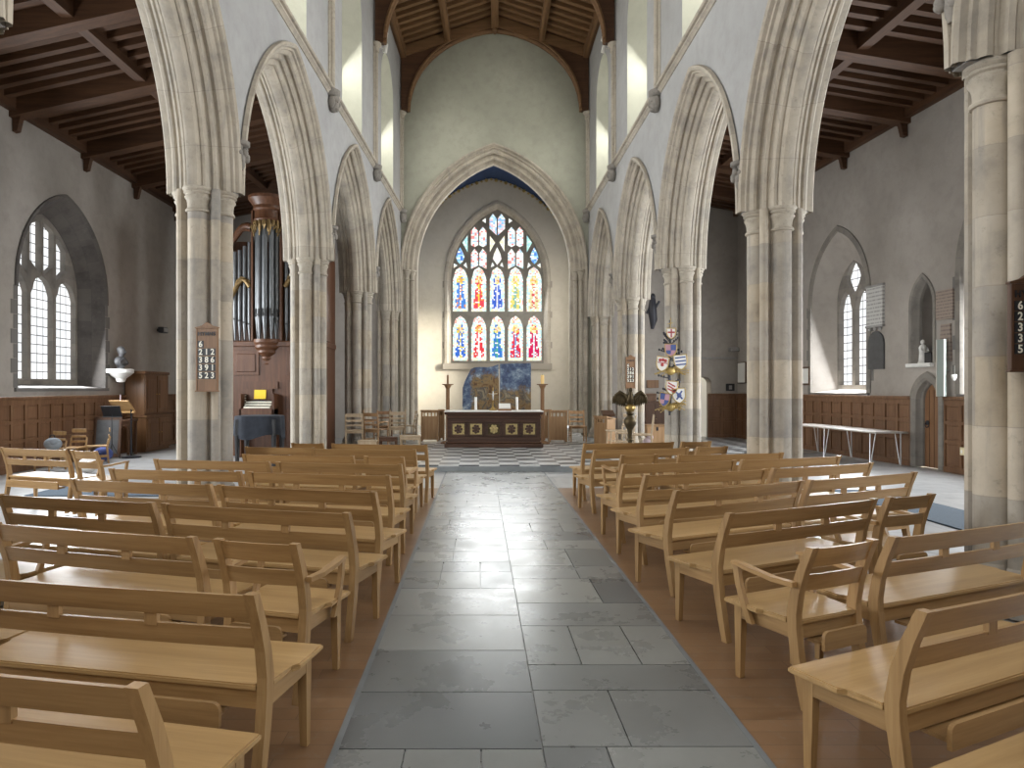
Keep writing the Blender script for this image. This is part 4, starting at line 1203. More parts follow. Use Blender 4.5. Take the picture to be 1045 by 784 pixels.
# standing candlesticks
for px_, lb, wx in ((457, 'tall wooden candle stand with a thin dark candle, organ end of altar', 'board_oak'), (553.5, 'tall wooden candle stand with a thick amber candle, eagle side of altar', 'amber_wax')):
    Y = 18.75
    t = thing('candle_stand', lb, 'candlestick', (atx(px_, Y), Y, AZ), group='candle stands flanking the altar')
    MB().lathe([(.2, 0), (.2, .04), (.09, .08)], 8).build('foot', 'board_oak', t)
    m = MB(); m.box(-.05, .05, -.05, .05, .06, 1.56, ch=.012); m.lathe([(.05, 1.5), (.09, 1.58), (.1, 1.6)], 8); m.build('post', 'board_oak', t)
    MB().lathe([(.10, 1.60), (.155, 1.612), (.155, 1.635), (.02, 1.64)], 16).build('drip_plate', 'board_oak', t, smooth=35)
    r = .028 if wx == 'board_oak' else .05
    MB().lathe([(r, 1.636), (r, 1.86), (r * .8, 1.88)], 12).build('candle', wx, t, smooth=40)
    MB().tube([(0, 0, 1.87), (.004, 0, 1.91)], .004, 5).build('wick', 'black', t)

# ------------------------------------------------------------------ hymn boards
def hymn_board(label, loc, rz, H, W, rows, wmat, text_col='ivory', head='HYMNS'):
    t = thing('hymn_board', label, 'hymn board', loc, rz, 'wooden hymn boards on the pillars')   # local -y faces out
    m = MB(); m.box(-W / 2, W / 2, 0, .03, 0, H, ch=.004); m.build('panel', wmat, t)
    m = MB()
    m.box(-W / 2 - .012, W / 2 + .012, -.012, .03, H - .004, H + .012, ch=.003)
    m.prism([(-W / 2 - .008, H + .012), (W / 2 + .008, H + .012), (W * .22, H + .035), (.03, H + .06), (0, H + .075), (-.03, H + .06), (-W * .22, H + .035)], -.008, .03, 'y')
    m.box(-W / 2 - .012, W / 2 + .012, -.012, .03, -.012, .004, ch=.003)
    m.box(-W / 2, -W / 2 + .022, -.008, 0.002, 0, H, ch=.002); m.box(W / 2 - .022, W / 2, -.008, .002, 0, H, ch=.002)
    m.build('moulding', wmat, t)
    Mx = frame_m((0, -.004, 0), (1, 0, 0))
    text_mb(head, W * .225, Mx @ Matrix.Translation((0, H - .075, 0)), .004, .022, 1.14).build('lettering', 'black', t)
    rh = .098 * H / .80; z0 = H - .205 * H / .80
    for r_, digs in enumerate(rows):
        zc = z0 - r_ * rh * 1.02
        MB().box(-W / 2 + .02, W / 2 - .02, -.010, .002, zc - rh * .53, zc - rh * .46).build('rail', wmat, t)
        cw = (W - .05) / 3
        for c_, dg in enumerate(digs):
            xc = -W / 2 + .025 + cw * (c_ + .5)
            card = MB().box(xc - cw * .47, xc + cw * .47, -.006, .001, zc - rh * .45, zc + rh * .45).build('number_card', 'black', t)
            text_mb(dg, rh * 1.08, frame_m((xc, -.0065, zc - rh * .01), (1, 0, 0)), .0015, .02).build('numeral', text_col, card)
    return t
ROWS = ['6', '212', '386', '391', '523']
hx, hy = atx(211, 8.74), 8.74
hymn_board('warm brown hymn board on the weathered organ side pillar', (hx, hy, atz(399, 8.74)), radians(-9), .80, .295, ROWS, 'board_oak')
hymn_board('dark brown hymn board half out of view on the large scarred pillar', (atx(1034, 4.7) + .15, 4.735, atz(378, 4.7)), radians(4), .60, .30, ['6', '212', '386', '391', '523'], 'dark_board_oak')
hymn_board('small pale brown hymn board on the pillar behind the brass eagle', (atx(643.5, 18.15), 18.15, atz(396, 18.15)), radians(3), .80, .25, ROWS, 'board_oak')

# ------------------------------------------------------------------ cluster of shields on the pillar
SY = 13.35
sx, sz = atx(684, SY), atz(424, SY)
t = thing('shield_cluster', 'hanging cluster of painted shields and gilded twigs on the stone pillar', 'sculpture', (sx, SY, sz))
def sp(x, y): return ((x - 684) * SY / F, (424 - y) * SY / F)
random.seed(17)
m = MB()
m.tube([(0, .05, 0), (.02, .04, .4), (-.02, .04, .9), (.01, .04, 1.4), (0, .04, 1.86)], [.02, .03, .03, .025, .012], 8)
for k in range(46):
    z = random.uniform(.05, 1.55); s_ = random.choice((-1, 1)); L_ = random.uniform(.12, .27) * (1.0 if .3 < z < 1.3 else .6)
    p0 = Vector((0, .04, z)); d = Vector((s_ * L_, random.uniform(-.10, .02), random.uniform(-.02, .14)))
    m.tube([p0, p0 + d * .55 + Vector((0, 0, -.02)), p0 + d], [.012, .009, .004], 5)
    for q in range(3): 
        e = p0 + d * (.5 + .22 * q); m.ball(e, (.022, .016, .024), 6, 5)
m.build('dark_foliage', 'twig_dark', t, smooth=50)
for z0 in (.16, .86):
    m = MB(); m.ball((0, -.03, z0), (.10, .05, .08), 8, 6)
    for k in range(20):
        s_ = random.choice((-1, 1)); L_ = random.uniform(.14, .31)
        p0 = Vector((random.uniform(-.05, .05), -.04, z0 + random.uniform(-.05, .05))); d = Vector((s_ * L_, random.uniform(-.06, .02), random.uniform(-.07, .09)))
        m.tube([p0, p0 + d * .6 + Vector((0, 0, .03)), p0 + d], [.011, .009, .006], 5)
        m.ball(p0 + d, (.014, .014, .014), 6, 4)
    m.build('gilded_twigs', 'gold', t, smooth=50)
m = MB(); m.tube([(-.05, 0, 1.78), (.05, 0, 1.80)], .008, 5); m.tube([(0, 0, 1.7), (.01, 0, 1.9)], .008, 5)
m.build('gilded_finial', 'gold', t, smooth=50)
def shield(cx, cy, w, h, base, kind, charge, tilt=0):
    x, z = sp(cx, cy); 
    outl = []
    def half(wd, ht):
        return [(wd, ht), (wd, ht * .1), (wd * .93, -ht * .25), (wd * .70, -ht * .60), (wd * .35, -ht * .86), (0, -ht)]
    R_ = half(w / 2, h / 2); poly = R_ + [(-a, b) for a, b in R_[-2::-1]]
    Mx = Matrix.Translation((x, -.12, z)) @ Matrix.Rotation(radians(tilt), 4, 'Y')
    s_ = MB().prism(poly, -.02, .02, 'y', M=Mx).build('shield', base, t)
    rim = MB(); pp = [Mx @ Vector((a, -.02, b)) for a, b in poly] ; rim.tube(pp + [pp[0]], .010, 6); rim.build('rim', 'gold', s_, smooth=60)
    c = MB()
    if kind == 'cross': c.box(-w * .07, w * .07, -.027, -.018, -h * .38, h * .42, M=Mx); c.box(-w * .40, w * .40, -.027, -.018, h * .04, h * .18, M=Mx)
    if kind == 'bars':
        for q in (-.16, .08, .32): c.box(-w * .40, w * .40, -.027, -.018, h * q - h * .05, h * q + h * .05, M=Mx)
    if kind == 'bends':
        for q in (-.22, .0, .22):
            c.prism([(-w * .36, h * (q + .20)), (-w * .36, h * (q + .10)), (w * .36 * (.8), h * (q - .16)), (w * .36 * .8, h * (q - .06))], -.027, -.018, 'y', M=Mx)
    if kind == 'saltire':
        for g in (-1, 1): c.prism([(-g * w * .30, h * .30), (-g * w * .18, h * .34), (g * w * .28, -h * .22), (g * w * .16, -h * .26)], -.027, -.018, 'y', M=Mx)
        c.ball(Mx @ Vector((0, -.03, h * .04)), (.045, .012, .045), 8, 6)
    if kind == 'dots':
        for a, b in ((-.22, .26), (.22, .26), (0, -.05), (0, .30)): c.ball(Mx @ Vector((a * w, -.024, b * h)), (.032, .012, .032), 8, 6)
        c.box(-w * .42, w * .42, -.026, -.018, h * .06, h * .12, M=Mx)
    if kind == 'quarters': c.box(0, w * .44, -.026, -.018, .0, h * .45, M=Mx); c.box(-w * .40, 0, -.026, -.018, -h * .30, .0, M=Mx)
    c.build('charge', charge, s_)
shield(683, 341, .17, .20, 'white_paint', 'cross', 'sign_red')
shield(682.5, 358, .22, .24, 'sign_pink', 'quarters', 'sign_blue')
shield(674, 372, .23, .28, 'white_paint', 'dots', 'sign_red', 8)
shield(692.5, 370, .25, .28, 'white_paint', 'bars', 'sign_blue', -6)
shield(683.5, 396, .22, .26, 'white_paint', 'bends', 'sign_red', 4)
shield(691, 404, .25, .28, 'white_paint', 'saltire', 'sign_blue', -6)
shield(676, 408, .20, .26, 'sign_blue', 'quarters', 'sign_pink', 10)

# ------------------------------------------------------------------ eagle lectern
EY_ = 15.2; ex = atx(643, EY_)
t = thing('eagle_lectern', 'dark brass eagle lectern with spread wings on a knopped pillar', 'lectern', (ex, EY_, AZ))
m = MB()
for k in range(3):
    a = radians(90 + 120 * k); m.tube([(0, 0, .12), (.16 * cos(a), .16 * sin(a), .10), (.26 * cos(a), .26 * sin(a), .035)], [.05, .045, .035], 8)
m.lathe([(.30, 0), (.30, .03), (.22, .05)], 20); m.build('foot', 'dark_brass', t, smooth=50)
m = MB(); m.lathe([(.08, .05), (.06, .12), (.045, .2), (.045, .34), (.08, .36), (.08, .39), (.045, .42), (.05, .58), (.10, .66), (.135, .74), (.13, .82), (.085, .88), (.06, .92), (.09, .95), (.06, .98), (.06, 1.02)], 16); m.build('pillar', 'dark_brass', t, smooth=50)
m = MB(); m.ball((0, 0, 1.08), (.12, .12, .10), 14, 10); m.build('orb', 'brass', t, smooth=60)
m = MB()
m.tube([(0, .06, 1.12), (0, .02, 1.20), (0, -.01, 1.30), (0, -.04, 1.38)], [.05, .095, .085, .05], 10)
m.tube([(0, -.04, 1.36), (0, -.05, 1.46)], [.05, .042], 8); m.ball((0, -.06, 1.48), (.048, .065, .05), 10, 8); m.tube([(0, -.11, 1.485), (0, -.15, 1.475), (0, -.165, 1.45)], [.022, .014, .004], 6)
m.tube([(0, .08, 1.16), (0, .15, 1.06), (0, .20, .97)], [.05, .05, .03], 8)
for s_ in (-1, 1): m.tube([(s_ * .05, .02, 1.14), (s_ * .06, -.02, 1.09)], [.03, .02], 6)
m.build('eagle_body', 'dark_brass', t, smooth=60)
for s_ in (-1, 1):
    m = MB()
    m.tube([(s_ * .05, 0, 1.24), (s_ * .13, -.02, 1.36), (s_ * .23, -.02, 1.43), (s_ * .32, -.01, 1.36), (s_ * .35, 0, 1.24)], [.04, .045, .045, .035, .015], 8)
    for k in range(8):
        q = k / 7; x0_ = s_ * (.10 + .24 * q); z0_ = 1.30 + .13 * sin(pi * min(1, q * .9))
        L_ = .20 + .10 * sin(pi * min(1, q * 1.1)) - (.03 if q > .9 else 0)
        m.tube([(x0_, .005, z0_), (x0_ + s_ * .02, .02, z0_ - L_ * .55), (x0_ + s_ * .035 * q, .03, z0_ - L_)], [.036, .036, .010], 8)
    m.build('wing', 'dark_brass', t, smooth=60)
m = MB(); Mt = Matrix.Translation((0, .12, 1.36)) @ Matrix.Rotation(radians(-40), 4, 'X'); m.box(-.17, .17, -.01, .01, -.16, .02, M=Mt); m.build('book_rest', 'dark_brass', t)

# ------------------------------------------------------------------ sanctuary seats and desks
def desk(label, xpix, Y, w, h, rz, side=1, cat='desk'):
    t = thing('prayer_desk', label, cat, (atx(xpix, Y), Y, AZ), radians(rz), 'oak prayer desks in the sanctuary')
    m = MB(); m.box(-w / 2 + .04, w / 2 - .04, -.012, .012, .05, h - .20); m.build('panel', 'stall_oak', t)
    for s_ in (-1, 1):
        m = MB(); m.box(*sorted((s_ * w / 2, s_ * (w / 2 - .05))), -.03, .03, 0, h - .06, ch=.004); m.box(*sorted((s_ * w / 2, s_ * (w / 2 - .045))), .02, .40, 0, .06); m.box(*sorted((s_ * w / 2, s_ * (w / 2 - .03))), .02, .30, .06, h - .10); m.build('end_panel', 'stall_oak', t)
    m = MB(); m.box(-w / 2, w / 2, -.025, .025, h - .10, h - .05); 
    for k in range(4): x = -w / 2 + .1 + (w - .2) * k / 3; m.box(x - .02, x + .02, -.01, .01, h - .21, h - .09)
    m.build('top_rail', 'stall_oak', t)
    m = MB(); m.prism([(-.05, h - .05), (.34, h - .12), (.34, h - .095), (-.05, h - .02)], -w / 2 - .01, w / 2 + .01, 'x'); m.build('sloping_top', 'stall_oak', t)
    return t
desk('oak prayer desk beside the altar on the organ side', 438.5, 19.6, .50, .92, 0)
desk('oak prayer desk beside the altar on the eagle side, closer to the chairs', 569.5, 19.4, .52, .92, 0)
desk('narrow oak prayer desk tucked close behind the altar corner, eagle side', 558.5, 20.1, .22, .92, 0)
desk('narrow oak prayer desk end tucked behind the altar, organ side', 450.5, 20.2, .16, .92, 0)
desk('oak reading desk standing sideways in front of the eagle', 613.5, 18.3, .46, .80, -52)
t = thing('book_pedestal', 'small dark topped oak pedestal behind the sideways reading desk', 'stand', (atx(620.5, 19.8), 19.8, AZ))
m = MB(); m.box(-.09, .09, -.09, .09, .05, .72, ch=.006); m.box(-.14, .14, -.14, .14, 0, .06); m.build('post', 'stall_oak', t)
m = MB(); m.prism([(-.16, .70), (.16, .80), (.16, .88), (-.16, .76)], -.18, .18, 'x'); m.build('top', 'dark_board_oak', t)

def schair(label, xpix, Y, rz, z=AZ, s=1.0, mat='stall_oak', grp='wooden chairs around the sanctuary', W=.46, H=.86, arms=False):
    t = thing('wooden_chair', label, 'chair', (atx(xpix, Y), Y, z), radians(rz), grp)      # local +y is forward
    hw = W / 2
    for sx_ in (-1, 1):
        m = MB(); m.tube([(sx_ * (hw - .02), -.22, 0), (sx_ * (hw - .02), -.19, .42), (sx_ * (hw - .02), -.25, H)], [.018, .022, .018], 6); m.build('rear_leg', mat, t)
        m = MB(); m.tube([(sx_ * (hw - .02), .20, 0), (sx_ * (hw - .02), .19, .42)], [.017, .021], 6); m.build('front_leg', mat, t)
        MB().box(*sorted((sx_ * (hw - .03), sx_ * (hw - .01))), -.2, .2, .16, .19).build('stretcher', mat, t)
        if arms:
            m = MB(); m.tube([(sx_ * hw, -.21, .62), (sx_ * (hw + .02), .05, .64), (sx_ * hw, .20, .62)], .02, 6); m.tube([(sx_ * hw, .18, .42), (sx_ * hw, .19, .62)], .016, 6); m.build('armrest', mat, t)
    m = MB(); m.box(-hw, hw, -.22, .24, .42, .45, ch=.008); m.build('seat', mat, t)
    MB().box(-hw + .03, hw - .03, -.20, -.18, .36, .42).build('apron', mat, t)
    for k, z0 in enumerate((.54, .66, .78)):
        m = MB(); yy = -.20 - .05 * (z0 - .42) / .42
        m.box(-hw + .03, hw - .03, yy - .01, yy + .01, z0, z0 + (.05 if k < 2 else .09), ch=.003); m.build('back_slat', mat, t)
    return t
wood('chair_pale', (.36, .26, .16), (.46, .35, .23), (.55, .44, .31), axis=2, rough=.5)
schair('pale ladder back chair outermost of the organ side sanctuary chairs', 361.5, 17.75, 8, mat='chair_pale')
schair('golden round backed armchair between two pale ladder back chairs', 384, 18.1, -30, W=.50, H=.95, arms=True)
schair('dark wooden chair set behind the golden armchair', 391, 19.6, 20, mat='board_oak', H=.78)
schair('tall pale ladder back chair next to the organ side prayer desk', 405, 19.1, 12, mat='chair_pale', H=.94)
schair('pale chair turned sideways by the prayer desk, organ side', 416.5, 19.9, 85, mat='chair_pale', H=.76)
schair('oak chair facing the nave beside the eagle side prayer desk', 589.5, 19.5, 180, H=.90)
schair('pale oak chair turned sideways directly behind the eagle', 638, 16.62, 75, mat='chair_pale', W=.42)
schair('pale oak chair turned sideways beside the shield pillar, farther out than its twin', 656, 16.0, 78, mat='chair_pale', W=.44, H=.9)
schair('low pale chair between the sideways reading desk and the eagle', 629, 17.5, 95, mat='chair_pale', W=.40, H=.62)
def stool(label, xpix, Y, w, h, mat, topmat=None):
    t = thing('low_stool', label, 'stool', (atx(xpix, Y), Y, AZ), 0, 'low stools in front of the sanctuary chairs')
    for sx_ in (-1, 1):
        for sy in (-1, 1): MB().box(*sorted((sx_ * w / 2, sx_ * (w / 2 - .035))), *sorted((sy * .15, sy * .115)), 0, h - .03).build('leg', mat, t)
    MB().box(-w / 2 - .01, w / 2 + .01, -.16, .16, h - .035, h, ch=.006).build('seat', topmat or mat, t)
    MB().box(-w / 2 + .02, w / 2 - .02, -.145, -.13, h - .11, h - .035).build('apron', mat, t)
stool('low pale kneeling stool in front of the outermost chair, organ side', 375.5, 16.9, .44, .24, 'chair_pale')
stool('dark topped low stool in front of the golden armchair', 396.5, 17.2, .42, .30, 'dark_board_oak')
stool('pale low stool nearest the organ side prayer desk', 419, 17.3, .50, .33, 'chair_pale')
t = thing('cloth_bundle', 'pink and white cloth bundle on the floor beside the sideways chairs', 'cloth', (atx(661, 16.6), 16.6, AZ))
m = MB(); m.ball((0, 0, .17), (.13, .12, .17), 10, 8); m.ball((.05, -.03, .33), (.08, .08, .09), 8, 6); m.build('cloth', 'pink_cloth', t, smooth=60)
t = thing('wooden_chest', 'plain wooden chest against the far wall behind the shield pillar', 'chest', (atx(668.5, 20.3), 20.3, 0))
MB().box(-.30, .30, -.25, .25, 0, .52, ch=.006).build('body', 'stall_oak', t); MB().box(-.32, .32, -.27, .27, .52, .57, ch=.006).build('lid', 'stall_oak', t); MB().box(-.03, .03, -.262, -.248, .40, .50).build('lock_plate', 'iron', t)

# ------------------------------------------------------------------ organ
OY = 16.6
t = thing('pipe_organ', 'tall wooden pipe organ with grey metal pipes and carved crest', 'organ', (-5.0, OY, 0))
m = MB()
m.box(-1.75, 1.22, 0, 1.4, 0, 2.72); m.box(-1.80, 1.25, -.05, 1.4, 2.64, 2.78, ch=.02); m.box(-1.78, 1.24, -.03, 1.4, 0, .16, ch=.01); m.box(-1.75, 1.22, .55, 1.4, 2.7, 5.3)
m.build('case', 'organ_oak', t)
for x0_, x1_ in ((-1.65, -1.0), (-.95, -.32), (.34, .74), (.80, 1.18)):
    for z0_, z1_ in ((.28, 1.05), (1.15, 1.85), (1.95, 2.55)):
        if -.96 < x0_ < .3 and z1_ < 1.9: continue
        m = MB(); m.box(x0_, x1_, -.03, .01, z0_, z1_, ch=.006); m.box(x0_ + .08, x1_ - .08, -.048, -.02, z0_ + .08, z1_ - .08, ch=.015); m.build('case_panel', 'organ_oak', t)
# round central tower
tx = atx(272, OY) + 5.0
m = MB(); m.lathe([(.03, 2.06), (.07, 2.10), (.06, 2.16), (.12, 2.22), (.09, 2.27), (.15, 2.36), (.14, 2.40), (.25, 2.50), (.24, 2.55), (.31, 2.62), (.30, 2.68), (.34, 2.74), (.33, 2.82)], 24, c=(tx, .10, 0)); m.build('tower_corbel', 'organ_oak', t, smooth=35)
m = MB(); m.lathe([(.31, 5.66), (.34, 5.70), (.31, 5.76), (.31, 5.92), (.35, 5.96), (.34, 6.04), (.41, 6.14), (.46, 6.20), (.46, 6.27), (.3, 6.3)], 24, c=(tx, .10, 0)); m.build('tower_cornice', 'organ_oak', t, smooth=35)
for k in range(5):
    a = radians(-165 + 150 * k / 4 + 0); r_ = .235; x, y = tx + r_ * cos(a), .10 + r_ * sin(a)
    m = MB(); m.lathe([(.018, 2.80), (.062, 3.32), (.065, 3.34), (.065, 5.60)], 14, c=(x, y, 0)); p = m.build('pipe', 'pipe_metal', t, smooth=40)
    m = MB(); ca_, sa_ = cos(a), sin(a); Mq = Matrix(((-sa_, ca_, 0, x + ca_ * .045), (ca_, sa_, 0, y + sa_ * .045), (0, 0, 1, 0), (0, 0, 0, 1)))
    m.box(-.045, .045, .0, .028, 3.38, 3.43, M=Mq); m.box(-.05, -.035, 0, .03, 3.36, 3.55, M=Mq); m.box(.035, .05, 0, .03, 3.36, 3.55, M=Mq); m.build('mouth', 'pipe_dark', p)
for s_ in (-1, 1):
    MB().box(*sorted((tx + s_ * .32, tx + s_ * .37)), -.02, .3, 2.78, 5.95, ch=.01).build('tower_post', 'organ_oak', t)
m = MB()
for k in range(9):
    a = radians(-170 + 160 * k / 8); m.ball((tx + .31 * cos(a), .1 + .31 * sin(a), 5.60 - .05 * (k % 2)), (.05, .03, .10 + .08 * (k % 2)), 8, 6); m.tube([(tx + .32 * cos(a), .1 + .32 * sin(a), 5.45 - .15 * (k % 2)), (tx + .41 * cos(a + .17), .1 + .41 * sin(a + .17), 5.55)], .02, 6)
m.build('pierced_carving', 'dull_gilt', t, smooth=60)
# flats either side
for s_ in (-1, 1):
    n = 8 if s_ < 0 else 7
    for k in range(n):
        x = tx + s_ * (.45 + k * .118); top_ = 5.05 - .03 * k if k > 2 else 5.2 - .1 * k; 
        m = MB(); m.lathe([(.012, 2.80), (.045, 3.12 + .04 * k), (.047, 3.14 + .04 * k), (.047, top_)], 12, c=(x, .12, 0)); p = m.build('pipe', 'pipe_metal', t, smooth=40)
        MB().box(x - .028, x + .028, .065, .08, 3.18 + .04 * k, 3.22 + .04 * k).build('mouth', 'pipe_dark', p)
    m = MB(); pts = [(tx + s_ * (.42 + .105 * k), .07, 4.1 + .22 * sin(k * .9) - .02 * k) for k in range(11 if s_ < 0 else 9)]
    m.tube(pts, .06, 8); m.tube([(x, y, z + .07 + .05 * sin(x * 20)) for x, y, z in pts], .03, 6); m.build('carved_band', 'dull_gilt', t, smooth=60)
    m = MB(); pts = [(tx + s_ * (.39 + .09 * k), .05, 5.55 - .055 * k + (.12 * sin(k * .75))) for k in range(13)]
    m.tube(pts, [.10 - .004 * k for k in range(13)], 8); m.tube([(x, y - .05, z - .1) for x, y, z in pts], .035, 6); m.build('crest_scroll', 'organ_oak', t, smooth=60)
    MB().box(*sorted((tx + s_ * (1.50 if s_ < 0 else 1.32), tx + s_ * (1.62 if s_ < 0 else 1.44))), -.02, .5, 2.78, 5.4, ch=.012).build('corner_post', 'organ_oak', t)
# console recess with manuals and music desk
cx0 = atx(249, OY) + 5.0; cx1 = atx(284, OY) + 5.0
m = MB(); m.box(cx0, cx1, -.36, .0, .92, 1.16, ch=.01); m.box(cx0, cx0 + .05, -.36, 0, 0, 1.5); m.box(cx1 - .05, cx1, -.36, 0, 0, 1.5); m.box(cx0, cx1, -.05, .0, 1.62, 1.80); m.build('console', 'organ_oak', t)
for k in range(3):
    kb = MB().box(cx0 + .10, cx1 - .10, -.34 + .09 * k, -.22 + .09 * k, 1.16 + .06 * k, 1.20 + .06 * k, ch=.003).build('manual', 'ivory', t)
    m = MB()
    for q in range(14):
        if q % 7 in (2, 6): continue
        x = cx0 + .12 + (cx1 - cx0 - .24) * q / 13; m.box(x - .008, x + .008, -.29 + .09 * k, -.22 + .09 * k, 1.20 + .06 * k, 1.212 + .06 * k)
    m.build('sharps', 'black', kb)
MB().box(cx0 + .12, cx1 - .12, -.07, -.05, 1.36, 1.62).build('music_desk', 'organ_oak', t)
for s_ in (0, 1):
    m = MB(); x = cx0 + .03 + s_ * (cx1 - cx0 - .12)
    for q in range(5): m.lathe([(.014, 0), (.014, .05)], 8, M=Matrix.Translation((x + .03, -.05, 1.22 + q * .06)) @ Matrix.Rotation(radians(90), 4, 'X'))
    m.build('stop_knob', 'ivory', t)
t = tag(MB().prism([(-.14, 0), (.14, .0), (.14, .22), (-.14, .22)], 0, .012, 'y', M=Matrix.Rotation(radians(-8), 4, 'X')).build('music_book', 'yellow_paper'), 'bright yellow music book open on the organ console', 'book')
t.location = (atx(265.5, OY - .1), OY - .13, 1.38)

# covered keyboard in front of the organ
KY = 14.2; kx = atx(259.5, KY)
t = thing('covered_piano', 'small piano under a dark grey cloth in front of the organ', 'piano', (kx, KY, 0))
random.seed(2)
m = MB(); rows = []
wk, dk = .46, .75
for j, z in enumerate((1.06, 1.05, .95, .80, .62)):
    row = []
    for k in range(40):
        a = 2 * pi * k / 40; e = max(abs(cos(a)), abs(sin(a)))
        f_ = 1 / e if e > 0 else 1
        rx = min(1.12, f_) ; sc_ = (1.0 if j else .9) + (.02 * j if j else 0) + (.035 * sin(a * 9) * j / 4)
        zz = z - (.06 * sin(a * 3 + 1) if j == 4 else 0)
        row.append(Vector((wk * sc_ * rx * cos(a), dk / 2 + dk / 2 * sc_ * rx * sin(a), zz)))
    rows.append(row)
m.grid(rows, closed=True); m.add(rows[0], [tuple(range(40))]); m.build('dust_cover', 'navy_cloth', t, smooth=50)
MB().box(-wk * .9, wk * .9, .05, dk * .95, .66, .98).build('case', 'black', t)
for x, y in ((-.38, .08), (.38, .08), (-.38, .66), (.38, .66)): MB().lathe([(.05, 0), (.04, .06), (.06, .66)], 10, c=(x, y, 0)).build('leg', 'black', t, smooth=40)

# ------------------------------------------------------------------ left aisle furnishings
t = thing('cupboard', 'tall brown panelled double cupboard against the aisle wall', 'cupboard', (-8.50, 18.2, 0))
# local: front faces +x, depth towards -x, width along y
m = MB(); m.box(-.56, 0, -.68, .68, .06, .90, ch=.008); m.box(-.58, .03, -.71, .71, .88, .94, ch=.01); m.box(-.54, -.03, -.66, .66, 0, .07)
m.box(-.56, -.06, -.66, .66, .94, 2.02, ch=.006); m.box(-.57, -.02, -.70, .70, 2.00, 2.08, ch=.015); m.build('carcass', 'cupboard_oak', t)
for y0, y1 in ((-.64, -.02), (.02, .64)):
    for z0, z1, x in ((.12, .84, .0), (1.0, 1.96, -.06)):
        m = MB(); m.box(x, x + .022, y0, y1, z0, z1, ch=.004); m.box(x + .02, x + .034, y0 + .09, y1 - .09, z0 + .1, z1 - .1, ch=.01); d = m.build('door', 'cupboard_oak', t)
        yk = y1 - .05 if y0 < 0 else y0 + .05
        MB().ball((x + .04, yk, (z0 + z1) / 2), .018, 8, 6).build('knob', 'brass', d, smooth=60)
Y = 16.2
t = thing('music_stand', 'wooden book rest on a tall dark pole beside the cupboard', 'stand', (atx(134, Y), Y, 0))
m = MB(); m.tube([(0, 0, .03), (0, 0, 1.15)], .022, 8); m.build('pole', 'iron', t, smooth=50)
m = MB(); m.lathe([(.22, 0), (.22, .025), (.05, .05)], 16); m.build('foot', 'iron', t, smooth=40)
m = MB(); Mt = Matrix.Translation((-.22, 0, 1.22)) @ Matrix.Rotation(radians(-18), 4, 'Z') @ Matrix.Rotation(radians(38), 4, 'X')
m.box(-.30, .30, -.012, .012, -.16, .16, M=Mt, ch=.004); m.box(-.30, .30, -.06, .0, -.18, -.155, M=Mt); m.build('book_rest', 'oak_x', t)
t = thing('thin_candle', 'short pink candle standing on the wooden book rest', 'candle', (atx(121, Y) , Y + .09, 1.345)); MB().lathe([(.012, 0), (.012, .13), (.006, .14)], 8).build('wax', 'pink_cloth', t)
Y = 15.95
t = thing('folding_music_stand', 'thin black folding music stand in front of the panelling', 'stand', (atx(117, Y), Y - .12, 0))
m = MB(); m.tube([(0, 0, .12), (0, 0, 1.02)], .012, 6)
m.build('pole', 'black', t)
for k in range(3):
    a = 2.1 * k + .4; m = MB(); m.tube([(0, 0, .36), (.17 * cos(a), .17 * sin(a), .01)], .009, 6); m.build('leg', 'black', t)
m = MB(); Mt = Matrix.Translation((0, 0, 1.08)) @ Matrix.Rotation(radians(25), 4, 'X'); m.box(-.22, .22, -.006, .006, -.10, .16, M=Mt); m.box(-.22, .22, -.05, 0, -.11, -.10, M=Mt); m.build('tray', 'black', t)
Y = 16.3
t = thing('display_board', 'dark brown display board leaning on the panelled wall', 'board', (atx(107, 16.0), 16.05, 0), radians(12))
m = MB(); Mt = Matrix.Rotation(radians(-12), 4, 'X'); m.box(-.30, .30, -.02, .02, .02, .98, M=Mt, ch=.006); m.build('panel', 'dark_board_oak', t)
m = MB(); m.box(-.24, .24, -.026, -.018, .10, .90, M=Mt); m.build('face', 'slate', t)
Y = 17.0
t = thing('side_table', 'dark wooden side table between the display board and the cupboard', 'table', (atx(125, 16.95), 16.95, 0))
MB().box(-.28, .28, -.22, .22, .82, .87, ch=.006).build('tabletop', 'dark_board_oak', t)
for sx_ in (-1, 1):
    for sy in (-1, 1): MB().box(*sorted((sx_ * .26, sx_ * .21)), *sorted((sy * .2, sy * .15)), 0, .82).build('leg', 'dark_board_oak', t)
MB().box(-.25, .25, -.19, -.16, .70, .82).build('apron', 'dark_board_oak', t)
for px_, Y, rz, lb in ((51, 13.6, 170, 'small child-size wooden chair below the arched window, furthest from the bags'), (75, 14.45, 185, 'small child-size wooden chair below the window, between two bags'), (99, 14.9, 120, 'small child-size wooden chair beside the blue bag')):
    c = schair(lb, px_, Y, rz, z=0, mat='oak_z', grp='child-size chairs in the side aisle', W=.36, H=.66)
    c.scale = (1, 1, .88)
def bag(label, px_, Y, z, r, mat, seed):
    random.seed(seed)
    t = thing('bag', label, 'bag', (atx(px_, Y), Y, z), group='bags left in the side aisle')
    m = MB(); m.ball((0, 0, r * .85), (r * 1.15, r * .8, r * .85), 14, 10); m.ball((r * .4, -.05, r * 1.2), (r * .6, r * .6, r * .5), 10, 8)
    m.build('sack', mat, t, smooth=60)
    m = MB(); m.tube([(-r * .5, 0, r * 1.5), (-r * .3, 0, r * 2.0), (r * .1, 0, r * 2.05), (r * .35, 0, r * 1.55)], .014, 6); m.build('strap', 'black', t, smooth=60)
bag('grey and black rucksack lying on a child-size chair', 54, 13.6, .40, .15, 'grey_cloth', 1)
